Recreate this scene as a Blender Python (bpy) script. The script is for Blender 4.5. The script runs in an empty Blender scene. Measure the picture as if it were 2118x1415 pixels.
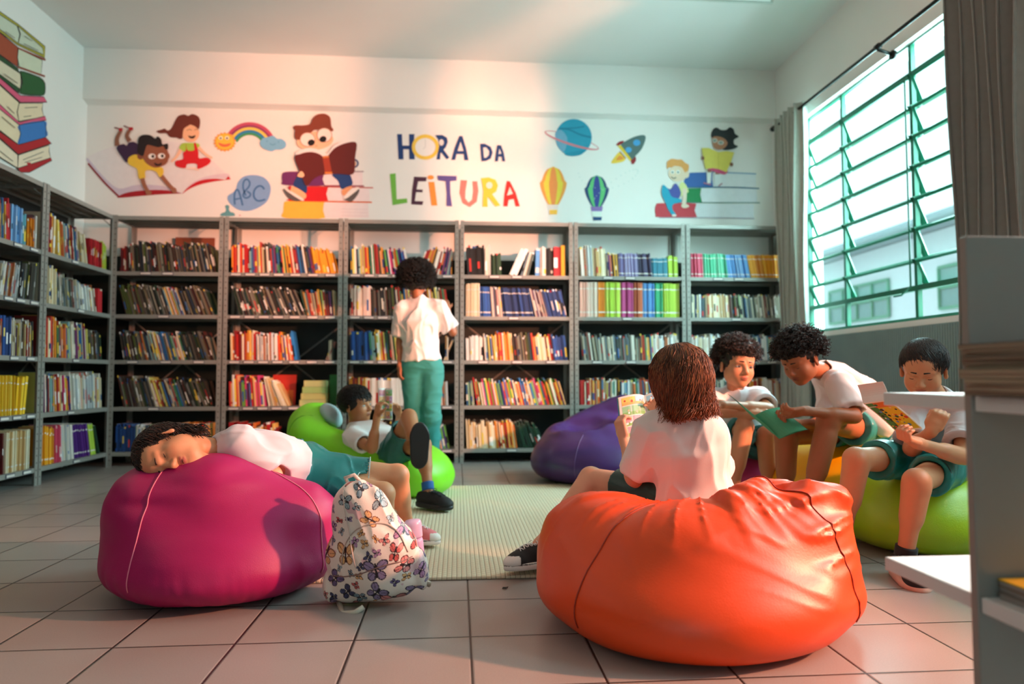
import bpy, math, random
import numpy as np
from mathutils import Vector, Matrix

# ------------------------------------------------------------------ camera
FPX, PITCH, YAW, ROLL, EYE = 1440.6, .04925, .07873, -.0014, .75
FW = np.array([math.sin(YAW)*math.cos(PITCH), math.cos(YAW)*math.cos(PITCH), math.sin(PITCH)])
_rt = np.array([math.cos(YAW), -math.sin(YAW), 0.]); _up = np.cross(_rt, FW)
RT = _rt*math.cos(ROLL)+_up*math.sin(ROLL); UP = _up*math.cos(ROLL)-_rt*math.sin(ROLL)
CAM = np.array([0, 0, EYE])
sc = bpy.context.scene
C = sc.collection
cam_d = bpy.data.cameras.new('camera'); cam = bpy.data.objects.new('camera', cam_d); C.objects.link(cam)
cam_d.sensor_width = 36; cam_d.lens = FPX/2118*36; cam_d.clip_start = .05
cam.matrix_world = Matrix(((RT[0], UP[0], -FW[0], 0), (RT[1], UP[1], -FW[1], 0), (RT[2], UP[2], -FW[2], EYE), (0, 0, 0, 1)))
cam_d.dof.use_dof = True; cam_d.dof.focus_distance = 2.35; cam_d.dof.aperture_fstop = 2.0
sc.camera = cam
# ------------------------------------------------------------------ world, lamps, exposure
def lin(c):
    if isinstance(c, str):
        c = c.lstrip('#'); c = [int(c[i:i+2], 16)/255 for i in (0, 2, 4)]
    return tuple((x/12.92 if x <= .04045 else ((x+.055)/1.055)**2.4) for x in c[:3])
w = bpy.data.worlds.new('sky'); sc.world = w; w.use_nodes = True
w.node_tree.nodes['Background'].inputs[0].default_value = (.58, .93, .97, 1)
w.node_tree.nodes['Background'].inputs[1].default_value = 1.9
sc.view_settings.view_transform = 'Standard'; sc.view_settings.look = 'None'
sc.view_settings.exposure = 0.28; sc.view_settings.gamma = 1; sc.view_settings.use_curve_mapping = False
def lamp(name, kind, loc, target, energy, color, **k):
    d = bpy.data.lights.new(name, kind); d.energy = energy; d.color = color
    for a, b in k.items(): setattr(d, a, b)
    o = bpy.data.objects.new(name, d); C.objects.link(o); o.location = loc
    o.rotation_euler = (Vector(target)-Vector(loc)).to_track_quat('-Z', 'Y').to_euler()
    return o
# low warm film light, placed outside the added near windows of the right-hand wall
lamp('warm_film_light', 'SPOT', (4.2, 1.3, 1.95), (-.9, 4.6, 1.5), 1500, (1., .35, .20), spot_size=math.radians(100), spot_blend=.5, shadow_soft_size=.09)
lamp('back_wall_warm_fill', 'SPOT', (5.5, -1.0, 2.0), (-.35, 6.4, 2.15), 4200, (1., .34, .18), spot_size=math.radians(27), spot_blend=.8, shadow_soft_size=.16)  # added warm spot without a real source, brightens the upper back wall
# cool daylight that falls through the big louvred window
lamp('window_daylight', 'AREA', (3.9, 4.6, 2.6), (0, 4.0, .6), 420, (.55, .94, .96), shape='RECTANGLE', size=2.6, size_y=1.9)

lamp('front_cool_fill', 'AREA', (3.9, 1.5, 2.9), (.6, 1.7, .2), 130, (.58, .94, .98), shape='RECTANGLE', size=2.4, size_y=1.6)  # added cool fill lamp for the front floor and orange bag

# ------------------------------------------------------------------ pixel rays -> places
def ray(x, y): return FW+RT*((x-1059)/FPX)-UP*((y-707.5)/FPX)
def P(x, y, Y):
    d = ray(x, y); return CAM+d*(Y/d[1])
def PX(x, y, X):
    d = ray(x, y); return CAM+d*(X/d[0])
def PZ(x, y, z=0.):
    d = ray(x, y); return CAM+d*((z-EYE)/d[2])

# ------------------------------------------------------------------ materials
MATS = {}
def nodes_of(m):
    m.use_nodes = True; nt = m.node_tree; return nt, nt.nodes, nt.links, nt.nodes['Principled BSDF']
def mat(name, color, rough=.6, metal=0., var=.06, scale=8., bump=0., bscale=60., spec=.5, sheen=0., attr=False, trans=0., sss=0., emit=None):
    if name in MATS: return MATS[name]
    m = bpy.data.materials.new(name); nt, N, L, B = nodes_of(m)
    co = N.new('ShaderNodeTexCoord')
    nz = N.new('ShaderNodeTexNoise'); nz.inputs['Scale'].default_value = scale; nz.inputs['Detail'].default_value = 4
    L.new(co.outputs['Object'], nz.inputs['Vector'])
    mr = N.new('ShaderNodeMapRange'); mr.inputs[3].default_value = 1-var*2; mr.inputs[4].default_value = 1+var*2
    L.new(nz.outputs[0], mr.inputs[0])
    mx = N.new('ShaderNodeMix'); mx.data_type = 'RGBA'; mx.blend_type = 'MULTIPLY'; mx.inputs[0].default_value = 1
    if attr:
        at = N.new('ShaderNodeVertexColor'); at.layer_name = 'Col'; L.new(at.outputs[0], mx.inputs[6])
    else: mx.inputs[6].default_value = (*lin(color), 1)
    L.new(mr.outputs[0], mx.inputs[7]); L.new(mx.outputs[2], B.inputs['Base Color'])
    B.inputs['Roughness'].default_value = rough; B.inputs['Metallic'].default_value = metal
    B.inputs['Specular IOR Level'].default_value = spec
    if sheen: B.inputs['Sheen Weight'].default_value = sheen
    if trans: B.inputs['Transmission Weight'].default_value = trans
    if sss:
        B.inputs['Subsurface Weight'].default_value = sss; B.inputs['Subsurface Radius'].default_value = (1, .35, .2); B.inputs['Subsurface Scale'].default_value = .006
    if bump:
        n2 = N.new('ShaderNodeTexNoise'); n2.inputs['Scale'].default_value = bscale; n2.inputs['Detail'].default_value = 3
        L.new(co.outputs['Object'], n2.inputs['Vector'])
        bp = N.new('ShaderNodeBump'); bp.inputs['Strength'].default_value = bump; bp.inputs['Distance'].default_value = .01
        L.new(n2.outputs[0], bp.inputs['Height']); L.new(bp.outputs[0], B.inputs['Normal'])
    MATS[name] = m; return m
M_PAINT = mat('painted', '#ffffff', .55, attr=True, var=.03)

# ------------------------------------------------------------------ mesh builder
class MB:
    def __init__(s): s.v = []; s.f = []; s.c = []; s.m = []
    def add(s, vs, fs, col=None, mi=0):
        o = len(s.v); s.v += [tuple(float(a) for a in v) for v in vs]
        for f in fs:
            s.f.append(tuple(o+i for i in f)); s.c.append(col); s.m.append(mi)
    def hexa(s, p, col=None, mi=0, cols=None):
        F = [(0, 3, 2, 1), (4, 5, 6, 7), (0, 1, 5, 4), (1, 2, 6, 5), (2, 3, 7, 6), (3, 0, 4, 7)]
        o = len(s.v); s.v += [tuple(float(a) for a in v) for v in p]
        for k, f in enumerate(F):
            s.f.append(tuple(o+i for i in f)); s.c.append(cols[k] if cols else col); s.m.append(mi)
    def box(s, a, b, col=None, mi=0):
        (x0, y0, z0), (x1, y1, z1) = a, b
        x0, x1 = min(x0, x1), max(x0, x1); y0, y1 = min(y0, y1), max(y0, y1); z0, z1 = min(z0, z1), max(z0, z1)
        s.hexa([(x0, y0, z0), (x1, y0, z0), (x1, y1, z0), (x0, y1, z0), (x0, y0, z1), (x1, y0, z1), (x1, y1, z1), (x0, y1, z1)], col, mi)
    def tube(s, pts, r, n=8, col=None, mi=0, cap=True):
        pts = [np.array(p, float) for p in pts]; m = len(pts); rr = r if hasattr(r, '__len__') else [r]*m
        t0 = pts[1]-pts[0]; a = np.cross(t0, (0, 0, 1));
        if np.linalg.norm(a) < 1e-6*1 + 1e-3*np.linalg.norm(t0): a = np.cross(t0, (1, 0, 0))
        a = a/np.linalg.norm(a); vs = []; fs = []
        for i in range(m):
            t = pts[min(i+1, m-1)]-pts[max(i-1, 0)]; t = t/(np.linalg.norm(t)+1e-12)
            a = a-t*(a@t); a /= np.linalg.norm(a)+1e-12; b = np.cross(t, a)
            for k in range(n):
                an = 2*math.pi*k/n; vs.append(pts[i]+(a*math.cos(an)+b*math.sin(an))*rr[i])
        for i in range(m-1):
            for k in range(n):
                k2 = (k+1) % n; fs.append((i*n+k, i*n+k2, (i+1)*n+k2, (i+1)*n+k))
        if cap: fs.append(tuple(range(n))[::-1]); fs.append(tuple((m-1)*n+k for k in range(n)))
        s.add(vs, fs, col, mi)
    def build(s, name, mats, parent=None, smooth=False, auto=False):
        me = bpy.data.meshes.new(name); me.from_pydata(s.v, [], s.f)
        for m in (mats if isinstance(mats, (list, tuple)) else [mats]): me.materials.append(m)
        if any(s.m): me.polygons.foreach_set('material_index', s.m)
        if any(c is not None for c in s.c):
            at = me.color_attributes.new('Col', 'FLOAT_COLOR', 'CORNER'); arr = []
            cache = {}
            for f, c in zip(s.f, s.c):
                if c not in cache: cache[c] = (*lin(c), 1.) if c else (1., 1., 1., 1.)
                arr += list(cache[c])*len(f)
            at.data.foreach_set('color', arr)
        if smooth: me.polygons.foreach_set('use_smooth', [True]*len(s.f))
        me.update()
        o = bpy.data.objects.new(name, me); C.objects.link(o)
        if parent: o.parent = parent
        return o
def tag(o, label=None, cat=None, group=None, kind=None):
    if label: o['label'] = label
    if cat: o['category'] = cat
    if group: o['group'] = group
    if kind: o['kind'] = kind
    return o
def struct(o): o['kind'] = 'structure'; return o
def empty(name, loc, label=None, cat=None, group=None):
    o = bpy.data.objects.new(name, None); C.objects.link(o); o.location = loc; o.empty_display_size = .05
    return tag(o, label, cat, group)
def adopt(root, ch):
    """keep a child's world-space mesh in place under an Empty that is not at the origin"""
    ch.parent = root; ch.matrix_parent_inverse = Matrix.Translation(-Vector(root.location)); return ch
# ================================================================== the room
XL, XR, YB, ZC = -3.33, 3.05, 6.45, 3.69
wallm = mat('wall_paint', '#e9eae6', .75, var=.02, scale=2, bump=.05, bscale=90)
ceilm = mat('ceiling_paint', '#e3e6e3', .85, var=.02, scale=2)
# floor: 33 cm ceramic tiles with dark joints
fm = bpy.data.materials.new('floor_tiles'); nt, N, L, B = nodes_of(fm)
geo = N.new('ShaderNodeNewGeometry'); sep = N.new('ShaderNodeSeparateXYZ'); L.new(geo.outputs['Position'], sep.inputs[0])
def mth(op, a, b=None, c=None):
    n = N.new('ShaderNodeMath'); n.operation = op
    for i, v in enumerate((a, b, c)):
        if v is None: continue
        if isinstance(v, (int, float)): n.inputs[i].default_value = v
        else: L.new(v, n.inputs[i])
    return n.outputs[0]
ms = []; ids = []
for ax, off in ((0, .040), (1, 2.050)):
    u = mth('DIVIDE', mth('ADD', sep.outputs[ax], -off+3.3*4), .33)
    fr = mth('FRACT', u); ids.append(mth('FLOOR', u))
    ms.append(mth('MINIMUM', fr, mth('SUBTRACT', 1, fr)))
g = mth('LESS_THAN', mth('MINIMUM', *ms), .0095)
gs = N.new('ShaderNodeMapRange'); gs.inputs[1].default_value = .006; gs.inputs[2].default_value = .02; L.new(mth('MINIMUM', *ms), gs.inputs[0])
wn = N.new('ShaderNodeTexWhiteNoise'); cb = N.new('ShaderNodeCombineXYZ'); L.new(ids[0], cb.inputs[0]); L.new(ids[1], cb.inputs[1]); L.new(cb.outputs[0], wn.inputs[0])
nz = N.new('ShaderNodeTexNoise'); nz.inputs['Scale'].default_value = 260; nz.inputs['Detail'].default_value = 2; L.new(geo.outputs['Position'], nz.inputs['Vector'])
nz2 = N.new('ShaderNodeTexNoise'); nz2.inputs['Scale'].default_value = 3; nz2.inputs['Detail'].default_value = 4; L.new(geo.outputs['Position'], nz2.inputs['Vector'])
v = mth('ADD', mth('MULTIPLY', wn.outputs[0], .08), mth('ADD', mth('MULTIPLY', nz.outputs[0], .30), mth('ADD', mth('MULTIPLY', nz2.outputs[0], .16), .72)))
mx = N.new('ShaderNodeMix'); mx.data_type = 'RGBA'; mx.blend_type = 'MULTIPLY'; mx.inputs[0].default_value = 1
mx.inputs[6].default_value = (*lin('#9c948f'), 1); L.new(v, mx.inputs[7])
m2 = N.new('ShaderNodeMix'); m2.data_type = 'RGBA'; L.new(g, m2.inputs[0]); L.new(mx.outputs[2], m2.inputs[6]); m2.inputs[7].default_value = (*lin('#2c2422'), 1)
L.new(m2.outputs[2], B.inputs['Base Color']); B.inputs['Roughness'].default_value = .34; B.inputs['Specular IOR Level'].default_value = .45
bp = N.new('ShaderNodeBump'); bp.inputs['Strength'].default_value = .5; bp.inputs['Distance'].default_value = .003; L.new(gs.outputs[0], bp.inputs['Height']); L.new(bp.outputs[0], B.inputs['Normal'])
b = MB(); b.box((XL-.1, -2.6, -.08), (XR+.1, YB+.1, 0)); struct(b.build('floor', fm))
b = MB(); b.box((XL-.1, -2.6, ZC), (XR+.2, YB+.1, ZC+.1)); struct(b.build('ceiling', ceilm))
b = MB(); b.box((XL-.12, -2.6, 0), (XL, YB+.1, ZC)); struct(b.build('wall_left', wallm))
b = MB(); b.box((XL, YB, 0), (XR+.15, YB+.12, ZC)); struct(b.build('wall_back', wallm))
b = MB(); b.hexa([(XL, YB-.085, 3.225), (XR, YB-.085, 3.225), (XR, YB, 3.2), (XL, YB, 3.2), (XL, YB-.085, ZC), (XR, YB-.085, ZC), (XR, YB, ZC), (XL, YB, ZC)])
struct(b.build('trim_beam', wallm))
b = MB()
for (x0, x1, z0, z1) in ((XL, -.8, 0, ZC), (.2, XR, 0, ZC), (-.8, .2, 2.1, ZC)): b.box((x0, -2.6, z0), (x1, -2.5, z1))
struct(b.build('wall_front', wallm))
# right wall: big louvred window; unseen openings and pier added to shape warm light
W1 = (3.30, 5.93, 1.12, 3.03); W2 = (.2, 1.77, 1.12, 3.03); W3 = (2.0, 2.9, 1.12, 3.03)
b = MB()
for (y0, y1, z0, z1) in ((-2.6, YB, 0, 1.12), (-2.6, YB, 3.03, ZC), (-2.6, W2[0], 1.12, 3.03), (W2[1], W3[0], 1.12, 3.03), (W3[1], W1[0], 1.12, 3.03), (W1[1], YB, 1.12, 3.03)):
    b.box((XR, y0, z0), (XR+.2, y1, z1))
struct(b.build('wall_right', wallm))
b = MB(); b.box((XR+.2, 2.98, 0), (XR+1.7, 3.12, 3.9)); struct(b.build('trim_light_blocker', wallm))  # unseen fin added to keep lamp spill out of the big window
# ribbed dado panel under the window
ribm = mat('ribbed_panel_paint', '#7f9696', .5, var=.05)
b = MB(); n = 150; y0, y1 = 3.0, YB
b.box((XR-.012, y0, .0), (XR-.004, y1, 1.08))
for i in range(n):
    y = y0+(y1-y0)*(i+.5)/n; b.tube([(XR-.014, y, .01), (XR-.014, y, 1.075)], .0085, 6)
struct(b.build('trim_dado', ribm))
greenm = mat('green_window_paint', '#0a6a50', .4, var=.1, scale=20)
gl = bpy.data.materials.new('window_glass'); nt, N, L, B = nodes_of(gl)
B.inputs['Base Color'].default_value = (.9, 1, .97, 1); B.inputs['Roughness'].default_value = .02; B.inputs['Alpha'].default_value = .18; B.inputs['IOR'].default_value = 1.3
gl.use_backface_culling = False
def louvre_window(idx, y0, y1, posts, zs, GX=3.12):
    root = empty('window_%d' % idx, (GX, (y0+y1)/2, zs[-1])); root['kind'] = 'structure'
    b = MB(); fr = .018
    b.box((GX-.03, y0, zs[-1]-.045), (GX+.03, y1, zs[-1]))           # sill bar
    b.box((GX-.02, y0, zs[0]), (GX+.02, y1, zs[0]+.025))
    b.box((GX-.02, y0, zs[-1]), (GX+.02, y0+.025, zs[0])); b.box((GX-.02, y1-.02, zs[-1]), (GX+.02, y1, zs[0]))
    for p in posts: b.box((GX-.016, p-.015, zs[-1]), (GX+.016, p+.015, zs[0]))
    for z in (zs[1], zs[-2]): b.box((GX-.018, y0, z-.018), (GX+.018, y1, z+.018))
    adopt(root, struct(b.build('window_frame', greenm)))
    ed = [y0+.02]+list(posts)+[y1-.015]
    for c in range(len(ed)-1):
        a0, a1 = ed[c]+.014, ed[c+1]-.014
        for r in range(len(zs)-1):
            zt, zb = zs[r]-.010, zs[r+1]+.006
            tilt = r not in (0, len(zs)-2); xo = .075 if tilt else 0; zl = .008 if tilt else 0
            f = MB(); t = .009
            def bar(p, q, w1=.014):
                f.tube([p, q], w1, 4)
            A, Bq = (GX-.012, a0, zt), (GX-.012, a1, zt); D, E_ = (GX-.012+xo, a0, zb+zl), (GX-.012+xo, a1, zb+zl)
            if tilt:
                for q in ((A, Bq), (D, E_), (A, D), (Bq, E_)): bar(*q)
                for yy in (a0, a1):                                     # pivot brackets
                    f.hexa([(GX-.02, yy-.004, zt-.012), (GX+.004, yy-.004, zt-.012), (GX+.004, yy+.004, zt-.012), (GX-.02, yy+.004, zt-.012), (GX-.034, yy-.004, zt+.014), (GX-.012, yy-.004, zt+.014), (GX-.012, yy+.004, zt+.014), (GX-.034, yy+.004, zt+.014)])
                fo = adopt(root, struct(f.build('louvre_frame', greenm)))
            g_ = MB(); g_.add([A, Bq, E_, D], [(0, 1, 2, 3)])
            o = struct(g_.build('pane', gl)); adopt(root, o)
    return root
ZS = [3.02, 2.82, 2.60, 2.395, 2.185, 1.965, 1.755, 1.54, 1.345, 1.145]
win = louvre_window(1, W1[0], W1[1]-.02, [3.62, 4.47, 5.33], ZS)
# opening rod and handle of the louvres
b = MB(); b.tube([(3.085, 4.50, 1.36), (3.085, 4.50, 2.80)], .006, 6); b.tube([(3.085, 4.50, 1.36), (3.03, 4.52, 1.30), (3.03, 4.60, 1.30)], .007, 6)
adopt(win, struct(b.build('louvre_handle', greenm)))
louvre_window(2, W2[0], W2[1], [1.0], [3.02, 2.1, 1.145]); louvre_window(3, W3[0], W3[1], [2.45], [3.02, 2.4, 1.145])  # unseen windows added for the warm lamp to shine through
# white reveal below the near half of the head is bare plaster; curtain rod
blackm = mat('black_rod_metal', '#0d0f10', .35, metal=.3)
rod = empty('curtain_rod', (2.93, 4.5, 3.05), 'long black curtain rod above the big green louvred window', 'curtain rod')
b = MB(); b.tube([(2.93, 3.0, 3.05), (2.93, 6.16, 3.05)], .0135, 10)
adopt(rod, b.build('rod', blackm, smooth=True))
for y in (6.12, 4.55, 3.1):
    b = MB(); b.tube([(2.93, y, 3.05), (2.93, y, 3.03), (XR-.005, y, 2.995)], .012, 8); b.tube([(XR-.022, y, 2.995), (XR-.001, y, 2.995)], .032, 12)
    b.tube([(2.93, y-.02, 3.05), (2.93, y+.02, 3.05)], .022, 10)
    adopt(rod, b.build('bracket', blackm, smooth=True))
b = MB(); b.tube([(2.93, 6.15, 3.05), (2.93, 6.19, 3.05)], .024, 10); adopt(rod, b.build('finial', blackm, smooth=True))
# curtains
def curtain(y0, y1, zb, folds, amp, label, xs=2.93, gather=1., tint='#b9b5a8'):
    m = mat('curtain_cloth_'+tint[1:], tint, .85, var=.05, scale=30, bump=.1, bscale=300, sheen=.2)
    b = MB(); n = folds*14; rows = 26; vs = []; fs = []
    for r in range(rows+1):
        t = r/rows; z = 3.10+(zb-3.10)*t
        for i in range(n+1):
            u = i/n; y = y0+(y1-y0)*u; ph = u*folds*2*math.pi
            a = amp*(1-.25*t+.18*math.sin(7*u+3*t)); x = xs+math.sin(ph)*a+.01*math.sin(3*t*3+u*9)
            yy = y+math.sin(2*ph)*.012+(y-(y0+y1)/2)*(-.12*math.sin(math.pi*t)*(2-gather))+.015*t*math.sin(u*5)
            vs.append((x, yy, z))
    for r in range(rows):
        for i in range(n):
            a = r*(n+1)+i; fs.append((a, a+1, a+n+2, a+n+1))
    b.add(vs, fs); o = b.build('curtain', m, smooth=True)
    md = o.modifiers.new('thick', 'SOLIDIFY'); md.thickness = .003
    tag(o, label, 'curtain')
    return o
curtain(5.62, 6.08, .25, 5, .045, 'grey-green curtain bunched at the far end of the window, beside the wall corner', tint='#b4bab0')
curtain(3.22, 3.86, .25, 6, .05, 'long grey-beige curtain drawn over the near end of the window, behind the white shelf unit', tint='#7b7e7b')
# building across the yard
bw = mat('facade_plaster', '#c9c8cc', .8, var=.03); bg = mat('facade_glass', '#5f7f7c', .3); bgf = mat('facade_green_frame', '#3f8062', .5)
bd = empty('school_building', (9.5, 9, 0), 'white building across the yard with a long eave, seen through the louvres', 'building')
b = MB(); b.box((9.4, 2, -1), (10.4, 22, 3.6)); adopt(bd, b.build('facade', bw))
b = MB(); b.box((8.7, 2, 3.62), (11, 22, 3.75)); b.tube([(8.66, 2, 3.66), (8.66, 22, 3.66)], .07, 8); adopt(bd, b.build('eave', mat('eave_grey', '#8d979f', .6)))
for y0 in (10.4, 14.4):
    b = MB()
    b.box((9.37, y0, 2.05), (9.40, y0+2.4, 2.85)); f = adopt(bd, b.build('facade_window', bg))
    b = MB()
    for k in range(5): b.box((9.33, y0+k*.6-.02, 2.05), (9.38, y0+k*.6+.02, 2.85))
    for z in (2.05, 2.45, 2.85): b.box((9.33, y0, z-.03), (9.38, y0+2.4, z+.03))
    adopt(bd, b.build('facade_window_frame', bgf))
b = MB(); b.box((3.26, -6, -.3), (16, 24, -.25)); tag(b.build('yard', mat('yard_concrete', '#d8d6d0', .9)), kind='structure')
# ceiling lamp at the top edge of the view
fx = empty('ceiling_light', (1.77, 5.03, ZC), 'slim fluorescent batten light on the ceiling', 'ceiling light')
b = MB(); b.box((1.13, 4.90, ZC-.05), (2.42, 5.03, ZC)); b.box((1.13, 4.86, ZC-.075), (2.42, 4.88, ZC-.03)); b.box((1.13, 5.05, ZC-.075), (2.42, 5.07, ZC-.03))
adopt(fx, b.build('housing', mat('batten_white', '#cfd6cf', .5)))
for y in (4.915, 5.015):
    b = MB(); b.tube([(1.17, y, ZC-.068), (2.38, y, ZC-.068)], .014, 10); adopt(fx, b.build('tube_lamp', mat('tube_glass', '#eef4f0', .3), smooth=True))
# ================================================================== steel bookcases
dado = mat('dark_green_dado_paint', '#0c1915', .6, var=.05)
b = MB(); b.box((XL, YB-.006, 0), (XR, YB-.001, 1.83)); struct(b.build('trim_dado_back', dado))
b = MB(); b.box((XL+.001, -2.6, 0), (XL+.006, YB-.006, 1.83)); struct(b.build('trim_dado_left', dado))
steel = mat('grey_enamelled_steel', '#96958f', .42, var=.04, metal=.15)
steel_in = mat('shelf_underside_steel', '#6f7070', .5, metal=.15)
holem = mat('punched_hole_dark', '#151515', .9)
labm = mat('label_holder_dark', '#3a3d55', .5); paperm = mat('label_paper', '#d8d2cc', .8)
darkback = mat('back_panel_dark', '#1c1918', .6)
LEV = [2.115, 1.64, 1.275, .89, .497, .122]
# local shelf frame: u along the front, v into the shelf, z up.  T maps (u, v, z) to the room
def TB(u, v, z): return (u, 6.08+v, z)
def TL(u, v, z): return (-2.90-v, u, z)
def unit(T, u0, u1, label, tags, back=False):
    D = .36
    root = empty('bookcase', T((u0+u1)/2, D/2, 0), label, 'bookcase', 'grey steel bookcases along the walls')
    def bx(b, a, c, mi=0):
        p, q = T(*a), T(*c); b.box(p, q, None, mi)
    for (u, su) in ((u0, 1), (u1, -1)):
        for (v, sv) in ((0, 1), (D, -1)):
            b = MB(); w_ = .034; t = .003
            bx(b, (u, v, 0), (u+su*w_, v+sv*t, 2.12)); bx(b, (u, v+sv*t, 0), (u+su*t, v+sv*w_, 2.12))
            if v == 0:
                z = .05
                while z < 2.1:
                    for dz in (0,):
                        bx(b, (u+su*.013, -.0006, z), (u+su*.020, .0004, z+.010), 1)
                    z += .05
            adopt(root, b.build('post', [steel, holem]))
    for k, z in enumerate(LEV):
        b = MB(); lip = .032; a, c = u0+.006, u1-.006
        bx(b, (a, .004, z-.004), (c, D-.004, z))
        bx(b, (a, .004, z-lip), (c, .008, z-.004)); bx(b, (a, D-.008, z-lip), (c, D-.004, z-.004))
        bx(b, (a, .008, z-lip), (a+.004, D-.008, z-.004)); bx(b, (c-.004, .008, z-lip), (c, D-.008, z-.004))
        if k == 0:
            for j in range(3): bx(b, (a, .07+j*.1, z-.022), (c, .085+j*.1, z-.004))
        sh = adopt(root, b.build('shelf', steel))
        if k and tags:
            for tu in tags[k % len(tags)]:
                uu = u0+(u1-u0)*tu; b = MB(); bx(b, (uu-.045, -.001, z-.029), (uu+.045, .0035, z-.003)); bx(b, (uu-.041, -.002, z-.025), (uu+.041, .0, z-.008), 1)
                lb = b.build('label_holder', [labm, paperm]); lb.parent = sh; lb.matrix_parent_inverse = Matrix.Identity(4)
    for (za, zb) in ((1.25, .5), (.5, 1.25)):
        b = MB(); b.tube([T(u0+.02, D+.004, za), T(u1-.02, D+.004, zb)], .007, 4); adopt(root, b.build('brace', steel))
    if back:
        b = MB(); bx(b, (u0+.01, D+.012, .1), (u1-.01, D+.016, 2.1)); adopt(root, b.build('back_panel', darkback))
    for (u, su) in ((u0, 1), (u1, -1)):
        b = MB(); b.tube([T(u, .02, 2.02), T(u, .12, 2.11)], .004, 4); adopt(root, b.build('gusset', steel))
    return root
BX = [-2.905, -1.99, -.985, .02, 1.03, 2.05, 3.03]
bay_names = ['corner bookcase of the back wall', 'second back bookcase, left of the tall child', 'back bookcase behind the standing child', 'back bookcase right of the standing child', 'back bookcase under the green striped balloon', 'last back bookcase beside the curtain']
tg = [[.45], [.3, .5], [.47], [.2, .5, .8], [.4]]
unit(TL, 4.13, 5.115, 'grey steel bookcase cut off by the left edge of the picture', [[.62, .75, .9], [.7, .88]], True)
unit(TL, 5.125, 6.10, 'grey steel bookcase on the left wall running into the room corner', [[.45], [.4], [.5]], True)
for i in range(6):
    unit(TB, BX[i]+.006, BX[i+1]-.006, 'grey steel bookcase, ' + bay_names[i], [[.1, .22, .34, .46, .6, .75, .9]] if i in (1, 2) else tg, i == 0)
# ================================================================== books
R = random.Random(7)
PAL = dict(
 mut='#2a2928 #40362b #666359 #202a29 #716a5e #40211e #6a675b #263d2a #7e7157 #16191b #582a24 #71726c #908a78 #213549 #4e5a29'.split(),
 mix='#b8322c #2f6ea5 #e0a63a #ece6da #3c7f5b #7a3d70 #d86f3a #20304a #c9b48a #8fb7b5 #e8d7c2 #454545 #a33a2a #d9cf6a #54442f'.split(),
 kid='#e2562e #e89a2c #f1d34a #c8242a #ece1c6 #2f79b8 #6aa84a #e9e4dc #d8437a #45307a #f0b27a'.split(),
 warm='#e8772e #d6402a #f0b45a #efe0c4 #c02222 #e9922d #f5d9a8 #8c1f1f'.split(),
 pale='#e9e4da #d7cfc0 #efe9e2 #c6c9c4 #e3d6b8 #bfc7cc #f3efe8 #b0683f #d5dce0'.split(),
 cool='#dfe5e6 #2d5c86 #7fa9bd #eef0ee #3d4f58 #b7c7b5 #8f9a92 #d9d2b0 #1f3c5a #90b48c'.split(),
 grey='#7f857c #a9a793 #5b645c #c9c6b4 #3f4a44 #94615a #d9d7cb #6b7c86'.split(),
 blue='#1e4a8c #1b3f7a #2757a0 #18386c #2e62ae'.split(), bluep='#c9b6a8 #8a5a62 #d6c4b8 #3b3f66'.split(),
 yel='#f2c12e #f5cb45 #eeb822 #f7d560'.split(), ora='#f09a2a #ee8f1f #f4a93c #e58415'.split(), amb='#f3b02c #f0a51f #eda22a #d98718'.split(),
 pink='#d64a6a #e05a78 #c93f60'.split(), mint='#5fc9a0 #3fae86 #7ad9b4 #4fbd92'.split(), sky='#5f9ad8 #6aa6e2 #4b86c8 #86b6e6'.split(),
 lime='#b9d84a #a8cc3c #c8e060'.split(), mag='#b03a7a #a22f6e #c14c8a'.split(), rbr='#c0603a #b0522f #cf7048'.split(), grn='#35a878 #2d9a6c #48bd8c'.split(),
 ppale='#f3cfc0 #f0bfae #f6dccd #ecd9c8'.split(), lav='#8b82b0 #7a71a3 #9d95c0'.split(), dpu='#3f3a5c #34304e #4a4468'.split(), teal='#3f93aa #2f7f98 #55a6ba'.split(),
 black='#17181a #202225 #0f1012'.split(), cream='#efe0bf #e9d6ae #d9b27a #f3e9cf'.split(), red='#c01f2a #a81822 #d22c34'.split(), pur='#5d2a86 #4c2076 #6d3898'.split(), white='#efece6 #e6e2da #f5f3ee'.split(), dgr='#1c3a2a #22482f'.split(), dred='#7a1a1e #a02a22 #5a1418'.split())
NAMES = [('black', (20, 20, 24)), ('dark grey', (65, 65, 65)), ('grey', (140, 140, 135)), ('white', (236, 233, 226)), ('cream', (232, 216, 178)), ('red', (195, 35, 40)), ('dark red', (120, 28, 30)), ('orange', (235, 125, 40)), ('yellow', (243, 200, 60)), ('brown', (110, 75, 55)), ('tan', (190, 160, 115)), ('dark green', (35, 75, 50)), ('green', (70, 160, 90)), ('lime green', (185, 215, 75)), ('mint green', (95, 200, 165)), ('teal', (60, 145, 165)), ('light blue', (120, 170, 215)), ('blue', (45, 105, 175)), ('navy blue', (28, 50, 90)), ('purple', (92, 50, 130)), ('lilac', (150, 140, 185)), ('pink', (220, 90, 125)), ('pale pink', (242, 205, 190)), ('magenta', (176, 58, 122)), ('olive', (125, 125, 60))]
def cname(h):
    c = [int(h[i:i+2], 16) for i in (1, 3, 5)]
    return min(NAMES, key=lambda n: sum((a-b_)**2 for a, b_ in zip(c, n[1])))[0]
ORD = 'first second third fourth fifth sixth seventh eighth ninth tenth eleventh twelfth thirteenth fourteenth fifteenth sixteenth seventeenth eighteenth nineteenth twentieth'.split()
TENS = {2: 'twenty', 3: 'thirty', 4: 'forty', 5: 'fifty'}
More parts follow.
